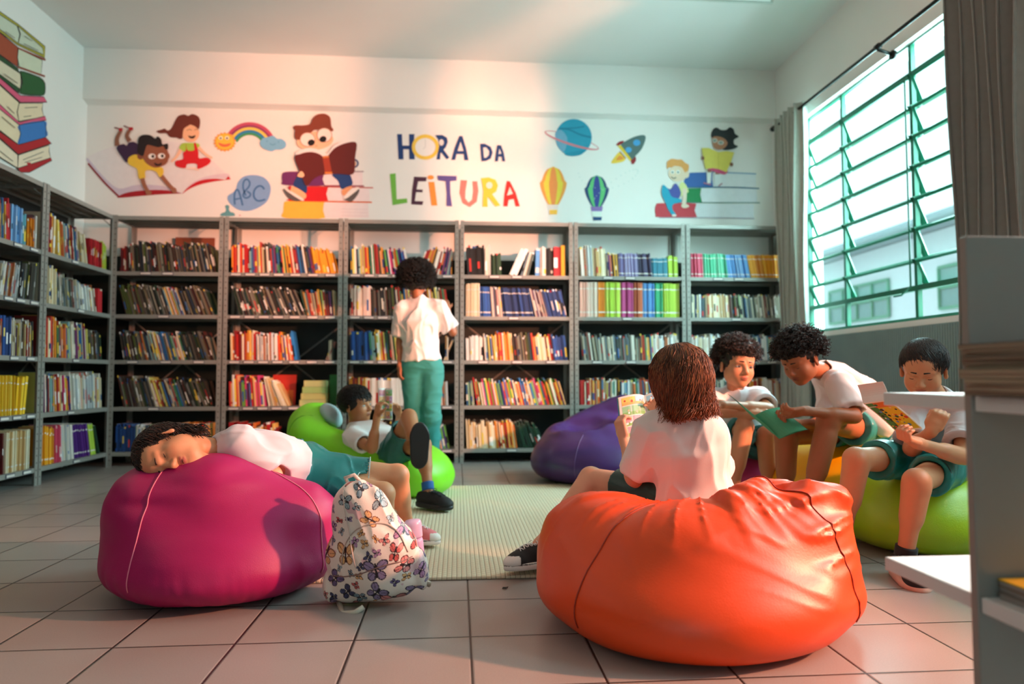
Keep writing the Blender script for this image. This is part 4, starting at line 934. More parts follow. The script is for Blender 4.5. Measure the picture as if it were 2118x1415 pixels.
# ---- orange bag
oc = A3(.75, 2.14, .20)
S = Solid()
S.ell((.74, 2.16, .16), (.465, .39, .20), k=.05)
S.ell((.735, 2.12, .10), (.48, .385, .13), k=.10)
S.ell((.70, 1.96, .08), (.31, .225, .10), k=.10)
S.ell((.45, 2.20, .245), (.17, .20, .13), rotz(.5), k=.10)       # left shoulder
S.ell((1.00, 2.10, .28), (.19, .20, .145), rotz(-.3), k=.10)      # right shoulder
S.ell((.72, 1.97, .27), (.24, .13, .115), k=.10)                # back rim
S.cap((.80, 1.97, .365), (.90, 2.02, .425), .05, .025, k=.06)
S.cap((1.00, 1.98, .41), (1.12, 2.02, .385), .035, .045, k=.05)
S.ell((.74, 2.40, .44), (.27, .28, .20), k=.08, op='-')         # hollow where the girl sits
S.ell((.965, 2.03, .475), (.022, .10, .07), rotz(.4), k=.04, op='-')
S.plane((0, 0, 0), (0, 0, -1), k=.04)
def d_or(Q):
    q = Q-oc; az = np.arctan2(q[:, 1], q[:, 0]); zf = np.clip((Q[:, 2]-.05)/.3, 0, 1); r = np.hypot(q[:, 0], q[:, 1])
    w1 = vnoise(np.stack([az*1.6, Q[:, 2]*16+np.sin(az*3)*.8, az*0], 1), 1, 1)
    w2 = vnoise(np.stack([az*3.4, Q[:, 2]*34+az*3, az*0], 1), 1, 5)
    top = np.clip((Q[:, 2]-.28)/.10, 0, 1); rad = vnoise(np.stack([az*9, r*3, Q[:, 2]*3], 1), 1, 9)
    right = np.exp(-((az+.75)/.55)**2)
    f3 = np.clip(1-3.2*np.abs(vnoise(np.stack([az*1.5, Q[:, 2]*24+az*1.2+.6*np.sin(az*5), az*0], 1), 1, 13)), 0, 1)**1.5
    f4 = np.clip(1-3*np.abs(vnoise(np.stack([az*7+Q[:, 2]*6, r*2.5+Q[:, 2]*8, az*0], 1), 1, 17)), 0, 1)**1.5
    return .005*w1*zf-.0075*f3*(.25+1.2*right)*zf-.009*f4*top+.004*np.abs(rad)*top+.004*vnoise(Q, 5, 2)
S.disp = d_or; S_OR = S
orm = mat('orange_leatherette', '#e4480a', .42, bump=.04, bscale=160, spec=.55, var=.05, scale=3); ors = mat('orange_seam', '#9c2408', .5)
beanbag('beanbag', S, .0075, orm, ors, (.76, 2.2), 'large orange leatherette beanbag in the foreground right, girl seated in it',
        [arc(oc, 1., math.radians(a), -.28, 1.05, 44) for a in (-152, -38, 35, 140)])
# ---- pink bag (sleeping girl)
pc = A3(-.845, 2.66, .18); S = Solid()
S.ell((-.835, 2.66, .16), (.39, .40, .20), k=.05)
S.ell((-.825, 2.64, .10), (.40, .41, .125), k=.08)
S.ell((-1.00, 2.66, .27), (.225, .30, .135), k=.09)
S.ell((-.72, 2.70, .22), (.26, .30, .12), k=.10)
S.cap(P(310, 1016, 2.50), P(450, 1012, 2.50), .075, .075, k=.16); S.cap(P(450, 1012, 2.50), P(625, 1052, 2.56), .075, .065, k=.16)
S.plane((0, 0, 0), (0, 0, -1), k=.04)
def d_pk(Q):
    q = Q-pc; az = np.arctan2(q[:, 1], q[:, 0]); w1 = vnoise(np.stack([az*2.2, Q[:, 2]*20+az, az*0], 1), 1, 1)
    low = np.clip((.18-Q[:, 2])/.15, 0, 1)*np.clip((Q[:, 2]-.0)/.03, 0, 1); rd_ = vnoise(np.stack([az*13, Q[:, 2]*9+az*6, az*0], 1), 1, 4)
    hi = np.clip((Q[:, 2]-.30)/.08, 0, 1)
    return .0035*w1+.006*np.abs(rd_)*low+.004*vnoise(np.stack([Q[:, 0]*7, Q[:, 1]*7, Q[:, 2]*30], 1), 1, 7)*(.3+hi)+.003*vnoise(Q, 4, 2)
S.disp = d_pk; S_PK = S
pkm = mat('magenta_cotton', '#a8085c', .5, bump=.12, bscale=420, sheen=.0, var=.04); pks = mat('pale_stitching', '#e0809a', .7)
sd = [(A3(-1.1+.12*math.sin(t), 2.2-.2*t, .05+.5*t), A3(.02, .8, -.1)) for t in []]
beanbag('beanbag', S, .0075, pkm, pks, (-.845, 2.66), 'big magenta-pink beanbag at the front left with a sleeping child on it',
        [arc(A3(-.92, 2.64, .10), 1., math.radians(a), -.05, 1.25, 50) for a in (-105, -20, 70, 160)])
# ---- green bag (reading boy)
gc_ = A3(-.42, 4.55, .25); S = Solid()
S.ell((-.53, 4.60, .17), (.44, .36, .20), k=.05); S.ell((-.48, 4.57, .11), (.46, .36, .13), k=.10)
S.ell((-.93, 4.55, .36), (.14, .22, .20), k=.12); S.cap((-.96, 4.5, .47), (-.88, 4.66, .52), .07, .055, k=.08)
S.cap((-.93, 4.38, .42), (-.30, 4.34, .19), .075, .08, k=.10)
S.ell((-.235, 4.50, .13), (.185, .27, .15), k=.10)
S.ell((-.52, 4.58, .60), (.30, .16, .22), np.array([[math.cos(.38), 0, -math.sin(.38)], [0, 1, 0], [math.sin(.38), 0, math.cos(.38)]]).T, k=.08, op='-')
S.plane((0, 0, 0), (0, 0, -1), k=.05)
S.disp = lambda Q: .004*vnoise(Q, 6, 2)+.004*vnoise(np.stack([Q[:, 0]*6, Q[:, 1]*6, Q[:, 2]*22], 1), 1, 3)
S_GR = S
grm = mat('lime_leatherette', '#86dc22', .42, bump=.1, bscale=200, var=.05); grs = mat('lime_seam', '#5aa014', .5)
beanbag('beanbag', S, .011, grm, grs, (-.42, 4.55), 'light green beanbag with a boy lying back on it, in front of the bookcases',
        [arc(gc_, 1.2, math.radians(a), -.1, 1.2, 30) for a in (-68, 20, 200)])
# ---- purple bag
S = Solid()
S.ell((1.02, 5.03, .18), (.46, .42, .22), k=.05); S.ell((1.02, 5.0, .12), (.47, .43, .15), k=.12)
S.ell((1.02, 5.14, .30), (.34, .30, .13), k=.14); S.cap((1.00, 5.35, .36), (1.28, 5.30, .50), .13, .11, k=.12)
S.ell((.92, 5.02, .43), (.20, .16, .09), k=.08, op='-'); S.plane((0, 0, 0), (0, 0, -1), k=.05)
S.disp = lambda Q: .004*vnoise(Q, 6, 2)+.012*vnoise(np.stack([Q[:, 0]*9+Q[:, 2]*6, Q[:, 1]*9, Q[:, 2]*16], 1), 1, 3)*np.clip((Q[:, 2]-.25)/.1, 0, 1)
ppm = mat('purple_leatherette', '#3d1f63', .34, bump=.1, bscale=200, var=.08); pps = mat('purple_seam', '#6a4a86', .5)
beanbag('beanbag', S, .011, ppm, pps, (1.02, 5.03), 'empty dark purple beanbag by the bookcases, creased at the top', [arc(A3(1.0, 5.0, .1), 1.2, math.radians(a), -.05, .75, 30) for a in (-120, -60)])
# ---- magenta pouf, yellow bag, lime bag on the right
S = Solid(); S.ell((1.75, 4.10, .16), (.33, .33, .165), k=.05); S.ell((1.75, 4.1, .11), (.34, .34, .12), k=.08); S.ell((1.75, 4.12, .23), (.26, .26, .09), k=.08); S.plane((0, 0, 0), (0, 0, -1), k=.04)
S.disp = lambda Q: .004*vnoise(Q, 7, 2)+.004*vnoise(np.stack([Q[:, 0]*5, Q[:, 1]*5, Q[:, 2]*30], 1), 1, 3)
mgm = mat('raspberry_leatherette', '#b5356e', .38, bump=.1, bscale=200, var=.05)
beanbag('beanbag', S, .011, mgm, pks, (1.75, 4.1), 'raspberry pink beanbag under the curly-haired boy with crossed arms', [arc(A3(1.75, 4.1, .12), 1.2, math.radians(a), 0, .9, 24) for a in (-85,)])
S = Solid(); S.ell((2.05, 3.56, .20), (.37, .34, .20), k=.05); S.ell((2.05, 3.54, .13), (.38, .35, .14), k=.08); S.ell((2.08, 3.56, .30), (.28, .27, .12), k=.1); S.plane((0, 0, 0), (0, 0, -1), k=.04)
S.disp = lambda Q: .004*vnoise(Q, 6, 4)+.004*vnoise(np.stack([Q[:, 0]*5, Q[:, 1]*5, Q[:, 2]*26], 1), 1, 8)
yem = mat('yellow_leatherette', '#f0b400', .36, bump=.1, bscale=200, var=.05); yes_ = mat('yellow_seam', '#b98a10', .5)
beanbag('beanbag', S, .011, yem, yes_, (2.05, 3.56), 'yellow beanbag under the boy bending over a green book', [arc(A3(2.05, 3.54, .14), 1.2, math.radians(a), 0, .9, 24) for a in (-110,)])
S = Solid(); S.ell((2.03, 2.95, .17), (.32, .31, .165), k=.05); S.ell((2.03, 2.94, .11), (.33, .31, .125), k=.08); S.ell((2.05, 2.97, .24), (.27, .25, .095), k=.08); S.plane((0, 0, 0), (0, 0, -1), k=.04)
S.disp = lambda Q: .003*vnoise(Q, 6, 5)+.0035*vnoise(np.stack([Q[:, 0]*6, Q[:, 1]*6, Q[:, 2]*24], 1), 1, 6)
lmm = mat('lime_green_leatherette', '#a9cf1c', .36, bump=.1, bscale=200, var=.05)
beanbag('beanbag', S, .009, lmm, grs, (2.03, 2.95), 'olive-lime beanbag at the right under the boy holding a comic', [])
# ---- grey-blue ball-like cushion beside the green bag: the boy's pillow
S = Solid(); S.ell((-.80, 4.55, .50), (.09, .12, .055), np.array([[.6, 0, .8], [0, 1, 0], [-.8, 0, .6]]), k=.03); S.disp = lambda Q: .005*vnoise(Q, 14, 2)
V, F = S.mesh(.008, 2); tag(np_mesh('cushion', V, F, mat('pale_blue_cushion', '#a9c4c9', .6, bump=.1)), 'small pale blue pillow behind the reading boy\'s head', 'cushion')
# ---- white display shelf in the near right corner
wh_shade = mat('white_panel_in_shade', '#8d8984', .4, var=.02)  # white panel, its shade put into this darker grey
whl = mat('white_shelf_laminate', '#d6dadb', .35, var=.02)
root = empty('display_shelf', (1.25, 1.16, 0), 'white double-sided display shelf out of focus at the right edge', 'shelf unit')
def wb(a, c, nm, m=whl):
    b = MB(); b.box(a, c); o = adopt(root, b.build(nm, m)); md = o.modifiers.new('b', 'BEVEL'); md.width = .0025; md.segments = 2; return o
wb((.893, 1.150, 0), (1.30, 1.168, .997), 'upright_panel', wh_shade)
for z, y0, y1 in ((.37, .74, 1.42), (.715, .92, 1.41), (.03, .74, 1.42)):
    for (a_, b_) in ((y0, 1.1495), (1.1685, y1)): wb((.898 if z > .1 else .92, a_, z-.027), (1.29, b_, z), 'shelf_board')
# pile of old comics on the middle shelf, magazines on the lower one
RR = random.Random(5); z = .7165; k = 0
while z < .80:
    t = RR.uniform(.004, .009); dx, dy, ro = RR.uniform(-.006, .006), RR.uniform(-.006, .006), RR.uniform(-.03, .03)
    b = MB(); c_ = RR.choice(['#8a7a66', '#9a8a74', '#7a6a58', '#a5957c', '#6b5c4c']); b.box((-.14, -.09, 0), (.14, .09, t*.86), c_); b.box((-.141, -.091, t*.86), (.141, .091, t*.97), RR.choice(['#7a3b2c', '#4a5a4a', '#a59a86', '#8a7a5c', '#39404a', '#9a2f2a']))
    o = b.build('old_comic', M_PAINT); o.location = (1.012+dx, 1.050+dy, z); o.rotation_euler[2] = ro; z += t; k += 1
    tag(o, f'worn brown-paged comic, {ordn(k)} from the bottom of the pile on the white display shelf', 'comic', 'old comics piled on the white display shelf')
z = .3715
for k in range(3):
    t = .011; b = MB(); b.box((-.11, -.10, 0), (.11, .10, t*.7), '#8f8a84'); b.box((-.111, -.101, t*.7), (.111, .101, t*.95), ['#77706a', '#6a4a30', '#c9a818'][k])
    if k == 2:
        for q in range(26):
            x, y = RR.uniform(-.1, .09), RR.uniform(-.09, .08); b.box((x, y, t*.95), (x+RR.uniform(.008, .024), y+RR.uniform(.008, .02), t*.97+q*1e-5), RR.choice(['#3a5a2a', '#a83a2a', '#5a3a20', '#e0c030', '#2a3a30']))
    o = b.build('magazine', M_PAINT); o.location = (1.035, 1.04, z); o.rotation_euler[2] = (.02, -.03, .015)[k]; z += t
    tag(o, ['grey magazine at the bottom of the low pile', 'brown magazine in the middle of the low pile', 'yellow patterned comic on top of the low pile'][k]+' on the white display shelf', 'magazine')
# dry leaf on the floor
p = PZ(1045, 1218); b = MB(); b.add([(p[0]-.012, p[1]-.004, .002), (p[0]-.004, p[1]-.009, .006), (p[0]+.008, p[1]-.006, .003), (p[0]+.012, p[1]+.004, .007), (p[0]+.002, p[1]+.009, .004), (p[0]-.008, p[1]+.006, .005), (p[0], p[1], .001)], [(0, 1, 6), (1, 2, 6), (2, 3, 6), (3, 4, 6), (4, 5, 6), (5, 0, 6)], '#151210')
tag(b.build('dry_leaf', M_PAINT), 'tiny dark dry leaf on the floor tile before the mat', 'leaf')
# ================================================================== people
def frame(fwd, up):
    f = nrm(fwd); r = nrm(np.cross(f, up)); u_ = np.cross(r, f); return np.stack([r, f, u_], 1)
def sl(*c): return np.array(lin(c[0] if len(c) == 1 else c))
_y = Solid.d1
def _d1(kind, D, Q):
    if kind == 'y':                                   # flat-ended cone
        a, b, ra, rb = D; ab = b-a; Ln = np.linalg.norm(ab); u_ = ab/Ln; t = (Q-a)@u_; rad = np.linalg.norm(Q-a-t[:, None]*u_, axis=1)-(ra+(rb-ra)*np.clip(t/Ln, 0, 1)); ax = np.maximum(-t, t-Ln)
        return np.minimum(np.maximum(rad, ax), 0)+np.hypot(np.maximum(rad, 0), np.maximum(ax, 0))
    return _y(kind, D, Q)
Solid.d1 = staticmethod(_d1)
_bd = Solid.bounds
def _bounds(s):
    q = Solid(); q.L = [(o, 'c' if kd == 'y' else kd, D, k) for o, kd, D, k in s.L]; lo, hi = _bd(q); return lo-.04, hi+.04
Solid.bounds = _bounds
def cyl(S, a, b, ra, rb, k=.02, op='+'): S.L.append((op, 'y', (np.array(a, float), np.array(b, float), ra, rb), k))
def hand(S, w_, d, n, side=1, curl=(.35, .5, .35), size=.86, spread=.07, thumb=(.75, .55, .25), fc=None):
    """w_ wrist, d towards the knuckles, n the way the palm faces, side +1/-1 picks where the thumb is"""
    d = nrm(d); n = nrm(np.array(n)-d*(np.array(n)@d)); t = np.cross(d, n)*side; z = size
    M_ = np.stack([t, d, n], 1)
    S.cap(w_-d*.012, w_+d*.03*z, .0195*z*1.1, .021*z, k=.015)
    S.box(w_+d*.046*z, (.036*z, .036*z, .0125*z), M_, rd=.011*z, k=.012)
    S.ell(w_+d*.030*z+t*.022*z+n*.006*z, (.016*z, .026*z, .013*z), M_, k=.012)
    tips = []
    for i, (off, ln) in enumerate(((.027, .066), (.0095, .074), (-.009, .069), (-.026, .054))):
        p = w_+(d*.078+t*off)*z; dd = nrm(d+t*(off*spread*18*.6)); a = 0
        cs = curl if fc is None else fc[i]
        for j, (fr, r0, r1) in enumerate(((.45, .0092, .0086), (.30, .0084, .0078), (.25, .0077, .0066))):
            a += cs[j]; v = dd*math.cos(a)+n*math.sin(a); q = p+v*ln*fr*z; S.cap(p, q, r0*z*.97, r1*z*.97, k=.003 if j else .007); p = q
        tips.append(p)
    p = w_+(d*.026+t*.030+n*.004)*z; v = nrm(t*thumb[0]+d*thumb[1]+n*thumb[2]); q = p+v*.034*z; S.cap(p, q, .0115*z, .0098*z, k=.008)
    v2 = nrm(v*.7+d*.5+n*thumb[2]*.8); q2 = q+v2*.028*z; S.cap(q, q2, .0096*z, .0078*z, k=.003); tips.append(q2)
    return tips
def limb_arm(S, s_, e, w_, f=1.):
    S.cap(s_, e, .038*f, .0285*f, k=.02)
    S.cap(e, w_, .0285*f, .0195*f, k=.012); S.cap(e+(w_-e)*.12, e+(w_-e)*.42, .031*f, .027*f, k=.02)
def limb_leg(S, h_, kn, an, f=1., back=None):
    S.cap(h_, kn, .068*f, .043*f, k=.03)
    S.cap(kn, an, .040*f, .0275*f, k=.02)
    S.ell(kn, (.044*f,)*3, k=.015)
    bk = np.zeros(3) if back is None else nrm(back)
    S.cap(kn+(an-kn)*.14+bk*.012, kn+(an-kn)*.46+bk*.012, .043*f, .037*f, k=.03)
def torso(S, g, Mt, Mp, f, off=0., parts='pwcs'):
    if 'p' in parts: S.ell(g['pel'], A3(.112, .086, .092)*f+off, Mp, k=.04)
    if 'w' in parts: S.cap(g['pel'], g['chest'], .080*f+off, .082*f+off, k=.05)
    if 'c' in parts: S.ell(g['chest'], A3(.112, .083, .118)*f+off, Mt, k=.05)
    if 's' in parts: S.cap(g['sL'], g['sR'], .042*f+off, .042*f+off, k=.05)
def head(S, c, M, s=1., lips=True, eyes='down'):
    h_ = lambda x, y, z: c+M@(A3(x, y, z)*s)
    e = lambda p, r, k, op='+', R_=None: S.ell(h_(*p), A3(*r)*s, M if R_ is None else M@R_, k=k*s, op=op)
    e((0, -.015, .028), (.073, .090, .078), .02); e((0, .030, -.030), (.0545, .055, .066), .03)
    e((0, .036, -.066), (.035, .040, .030), .03); e((0, .060, -.084), (.017, .016, .014), .026)
    e((0, .038, .040), (.060, .046, .045), .03)
    for q in (-1, 1):
        e((q*.033, .055, -.030), (.024, .021, .024), .03); e((q*.036, .012, -.050), (.021, .034, .028), .03)
        e((q*.031, .099, .000), (.019, .021, .0115), .010, '-'); e((q*.0300, .0665, -.0005), (.0150, .0135, .0112), .004)
        S.cap(h_(q*.014, .083, .019), h_(q*.042, .070, .021), .0075*s, .006*s, k=.012*s)
        e((q*.0095, .0905, -.0305), (.0078, .008, .0065), .006)
        Re = rotz(-q*.35)
        e((q*.0765, -.006, -.006), (.0085, .018, .0285), .006, '+', Re); e((q*.0855, -.003, -.004), (.0055, .0105, .0175), .005, '-', Re)
        e((q*.077, -.002, -.028), (.007, .009, .010), .006, '+', Re)
    S.cap(h_(0, .082, .006), h_(0, .1005, -.0245), .0070*s, .0102*s, k=.013*s)
    e((0, .0835, -.0503), (.0190, .0100, .0050), .007); e((0, .0830, -.0595), (.0155, .0100, .0056), .007)
    e((0, .0975, -.0552), (.0185, .0060, .0011), .0025, '-')
    return h_
def colors(V, base, paints):
    col = np.tile(np.asarray(base, float), (len(V), 1))
    for p, r, M, cc, a in paints:
        q = (V-p)@M/r; d = np.linalg.norm(q, axis=1); w_ = np.clip((1.15-d)/.3, 0, 1)[:, None]*a; col = col*(1-w_)+np.asarray(cc)*w_
    return col
SK = {}
def skin_mat():
    if 'skin' in MATS: return MATS['skin']
    m = mat('skin', '#ffffff', .48, attr=True, var=.025, scale=30, bump=.06, bscale=500, spec=.4, sss=.08); return m
hairm = mat('hair', '#ffffff', .5, attr=True, var=.12, scale=60, spec=.45)
clothm = mat('tshirt_cotton', '#ffffff', .8, attr=True, var=.02, scale=6, bump=.08, bscale=500, sheen=.1)
satin = mat('satin_shorts', '#ffffff', .38, attr=True, var=.03, scale=10, bump=.05, bscale=300)
shoem = mat('shoe_canvas', '#ffffff', .7, attr=True, var=.04, scale=30, bump=.1, bscale=300)
rubber = mat('shoe_rubber', '#ffffff', .45, attr=True, var=.03)
eyem = mat('eye_surface', '#ffffff', .08, attr=True, var=.0, spec=.6)
def colored(name, V, F, m, col, parent):
    c = np.tile(np.asarray(lin(col) if isinstance(col, str) else col), (len(V), 1)) if np.ndim(col) < 2 else col
    return np_mesh(name, V, F, m, c, parent)
def eyeball(root, c, r3, M, gaze, s=1.):
    nu, nv = 40, 28; V = []; 
    for j in range(nv+1):
        th = math.pi*j/nv
        for i in range(nu): ph = 2*math.pi*i/nu; V.append((math.sin(th)*math.cos(ph), math.cos(th), math.sin(th)*math.sin(ph)))
    V = np.array(V); g = nrm(gaze); an = np.arccos(np.clip(V@g, -1, 1)); col = np.tile(sl('#d9d2cc'), (len(V), 1)); col[an < .62] = sl('#3a2012'); col[an < .30] = sl('#060404')
    F = np.array([(j*nu+i, j*nu+(i+1) % nu, (j+1)*nu+(i+1) % nu, (j+1)*nu+i) for j in range(nv) for i in range(nu)])
    W_ = c+(V*np.array(r3))@M.T; return colored('eye', W_, F[:, ::-1], eyem, col, root)
def face_parts(root, h_, M, s, eyes, hair_col, S=None, gaze=(0, 1, 0), brow=1.):
    for q in (-1, 1):
        b = MB()
        if eyes == 'open':
            eyeball(root, h_(q*.0300, .0722, -.0005), (.0146*s, .0110*s, .0070*s), M, gaze)
            pts = [h_(q*.0300+dx, .0832-dx*dx*38, .0066-dx*dx*36) for dx in np.linspace(-.0148, .0148, 9)]
        else:
            pts = [h_(q*.0300+dx, .0800-dx*dx*40, -.0058+dx*dx*30) for dx in np.linspace(-.0135, .0135, 9)]
        b.tube(pts, [.0004*s+.0010*s*math.sin(math.pi*i/8) for i in range(9)], 5, '#120a08'); adopt(root, b.build('eyelashes', hairm, smooth=True))
        b = MB(); pts = []
        for u_ in np.linspace(0, 1, 8):
            x = q*(.012+.034*u_); z = .0245+.003*math.sin(u_*2.6)-.005*u_; pts.append(h_(x, .0925-.020*u_**1.7-.002, z))
        b.tube(pts, [.0030*s*brow*(1-.6*i/7)+.0003 for i in range(8)], 6, hair_col); adopt(root, b.build('eyebrow', hairm, smooth=True))
    b = MB(); pts = [h_(x, .0938-x*x*34, -.0553-x*x*3) for x in np.linspace(-.018, .018, 9)]; b.tube(pts, [.0003+.0008*math.sin(math.pi*i/8) for i in range(9)], 5, '#4a1a16'); adopt(root, b.build('mouth_line', skin_mat(), smooth=True))
def cloth_disp(amp=.004, sc=14, seed=1, stretch=(1, 1, 1), M=None):
    st = np.array(stretch, float); MM = np.eye(3) if M is None else M
    def f(Q):
        q = (Q@MM)*st; a = vnoise(q, sc, seed); b_ = vnoise(q+.5*a[:, None]/sc, sc*1.9, seed+3)
        f1 = np.clip(1-2.4*np.abs(a), 0, 1)**1.6; f2 = np.clip(1-2.4*np.abs(b_), 0, 1)**1.6
        return amp*.35-amp*1.5*f1-amp*.8*f2
    return f
def shoe(root, an, fwd, up, kind, s=1., upper='#15151a', sole='#e9e4dc', stripe='#1a1a1a', lace='#efece8', hightop=False):
    """an = ankle joint; fwd = towards the toes; up = up the shin"""
    M = frame(fwd, up); o = an-M@A3(0, .0, .075*s)+M@A3(0, .035*s, 0)
    g = lambda x, y, z: o+M@(A3(x, y, z)*s)
    S = Solid()
    S.cap(g(0, -.072, .040), g(0, .055, .032), .034*s, .034*s, k=.03*s); S.ell(g(0, .072, .028), A3(.041, .046, .026)*s, M, k=.025*s)
    S.cap(g(0, -.055, .045), g(0, .02, .058), .033*s, .022*s, k=.03*s)
    S.cap(g(0, -.058, .055), g(0, -.048, .098 if hightop else .080), .033*s, .032*s, k=.02*s)
    S.plane(g(0, 0, .010), -M[:, 2]); S.plane(g(0, -.05, .105 if hightop else .084), M@A3(0, -.25, 1))
    S.cap(g(0, -.050, .07), g(0, -.044, .13), .027*s, .027*s, k=.004, op='-')
    V, F = S.mesh(.0035*s, 1); L_ = (V-o)@M/s
    col = np.tile(sl(upper), (len(V), 1))
    if kind == 'canvas': col[(L_[:, 1] > .075) & (L_[:, 2] < .05)] = sl('#e6e2dc')
    colored('shoe_upper', V, F, shoem, col, root)
    S = Solid(); S.ell(g(0, .045, .012), A3(.046, .074, .030)*s, M, k=.02*s); S.ell(g(0, -.060, .012), A3(.038, .052, .030)*s, M, k=.05*s); S.cap(g(0, -.06, .012), g(0, .04, .012), .034*s, .040*s, k=.03*s)
    S.plane(g(0, 0, 0), -M[:, 2], k=.004); S.plane(g(0, 0, .024 if kind == 'canvas' else .028), M[:, 2], k=.004)
    V, F = S.mesh(.004*s, 1); L_ = (V-o)@M/s; col = np.tile(sl(sole), (len(V), 1))
    if kind == 'canvas': col[(np.abs(L_[:, 2]-.020) < .0022)] = sl(stripe)
    colored('shoe_sole', V, F, rubber, col, root)
    # laces
    for k in range(5):
        y = .052-.018*k; z = .062+.005*k; w2 = .020; b = MB()
        hz = lambda x, yy: surf_hit(SS, g(x, yy, .16), -M[:, 2], .2)
        break
    SS = Solid(); SS.cap(g(0, -.072, .040), g(0, .055, .032), .034*s, .034*s, k=.03*s); SS.ell(g(0, .072, .028), A3(.041, .046, .026)*s, M, k=.025*s); SS.cap(g(0, -.055, .045), g(0, .02, .058), .033*s, .022*s, k=.03*s)
    if lace:
        b = MB()
        for k in range(5):
            y = .054-.0165*k
            for sg in (1, -1):
                pts = []
                for t in np.linspace(-1, 1, 7):
                    h = surf_hit(SS, g(.019*t*sg, y-.006*t, .16), -M[:, 2], .3)
                    if h is not None: pts.append(h+M[:, 2]*.0015)
                if len(pts) > 2: b.tube(pts, .0020*s, 5, lace)
        for sg in (1, -1):
            p0 = surf_hit(SS, g(0, -.016, .2), -M[:, 2], .4)
            if p0 is not None: b.tube([p0, p0+M@A3(sg*.018, .008, .012), p0+M@A3(sg*.034, .012, .004), p0+M@A3(sg*.024, .020, .0), p0+M@A3(sg*.004, .006, .003)], .0017*s, 5, lace)
        adopt(root, b.build('laces', shoem, smooth=True))
def hairdo(root, c, M, s, col, core, dirs_ok, n, L_, K=10, lift=.6, flow=None, grav=.0, curl=(0, 0), rad=(.0016, .0005), seed=1, colvar=.25, name='hair', hl=None, h=.004, coredisp=None, col2=None, dual=True, tipcol=None, inward=0., tang=0., grow=False, lowshort=False, coh=False, keep_off=False):
    """core: list of (centre, radii, k, op) in head space"""
    S = Solid()
    for p, r, k, op in core: S.ell(c+M@(A3(*p)*s), A3(*r)*s, M, k=k*s, op=op)
    S0 = S.copy(); S.disp = coredisp
    V, F = S.mesh(h, 1); base = np.array(lin(col))
    nv = vnoise(V, 90, 2)*.5+vnoise(V, 30, 5)*.5; cols = base*(1+colvar*nv[:, None])
    rs = np.random.RandomState(seed); P_ = []; LC = []
    tries = 0
    cc, rr = core[0][0], core[0][1]
    while len(P_) < n and tries < n*12:
        tries += 1; d = rs.randn(3); d /= np.linalg.norm(d)
        if not dirs_ok(d): continue
        p = A3(*cc)+d*A3(*rr)*.97; nn = nrm(d/A3(*rr)); P_.append((p, nn, d))
    paths = np.zeros((len(P_), K, 3)); ph = rs.rand(len(P_))*6.28; LL = L_*(.7+.6*rs.rand(len(P_)))
    g_l = M.T@A3(0, 0, -1)
    for i, (p, nn, d) in enumerate(P_):
        LL[i] *= 1 if not lowshort else (.55+.45*min(1, max(0, (d[2]+.65)/1.3)));  fl_ = A3(*flow(d)) if flow else nn; v = nrm(nn*lift+fl_*(1-lift)+rs.randn(3)*.18); q = p.copy(); st = LL[i]/(K-1)
        e1 = nrm(np.cross(v, rs.randn(3)))
        if coh: e1 = nrm(np.cross(v, nn)+.001); v = nrm(nn*lift+fl_*(1-lift)+rs.randn(3)*.05); ph[i] = 4*vnoise(p[None], 18, 3)[0]+p[2]*25+rs.rand()*.4; jit = .015
        else: jit = .05
        frozen = False
        for k in range(K):
            cr, cf = curl; a = ph[i]+k*cf; e2 = np.cross(v, e1)
            paths[i, k] = q+(0 if frozen else 1)*(e1*math.cos(a)+e2*math.sin(a))*cr*(min(1, k/2.) if not grow else (k/(K-1))**1.5)
            v = nrm(v+g_l*grav+fl_*.10+rs.randn(3)*jit)
            if keep_off and q[1] > .040 and q[2] < .062 and abs(q[0]) < .066: frozen = True
            if not frozen: q = q+v*st
            if tang and q[2] > -.03: nl = nrm((q-A3(*cc))/A3(*rr)**2); v = nrm(v-nl*(v@nl)*tang)
            if inward and q[2] < -.02: v = nrm(v-A3(q[0], q[1]+.03, 0)*inward*2.2)
            w2 = (q-A3(*cc))/(A3(*rr)*1.0); dn = np.linalg.norm(w2)
            if dn < 1.03: q = A3(*cc)+w2/dn*1.03*A3(*rr)
    paths = c+(paths*s)@M.T
    V2, F2 = strands(paths, rad[0]*s, rad[1]*s)
    vv = (1+colvar*1.6*(rs.rand(len(P_))-.45)); c2 = np.array(lin(col2)) if col2 else base
    mixs = rs.rand(len(P_)) < .4
    sc_ = np.where(mixs[:, None], c2, base)*vv[:, None]
    cols2 = np.repeat(sc_, K*4, axis=0)
    if tipcol:
        tt = np.tile(np.repeat(np.linspace(0, 1, K), 4), len(P_))[:, None]**1.5; cols2 = cols2*(1-tt)+np.array(lin(tipcol))*tt*np.repeat(vv, K*4)[:, None]
    F2 = F2+len(V)
    return np_mesh(name, np.concatenate([V, V2]), np.concatenate([F, F2]), hairm, np.clip(np.concatenate([cols, cols2]), 0, 1), root)
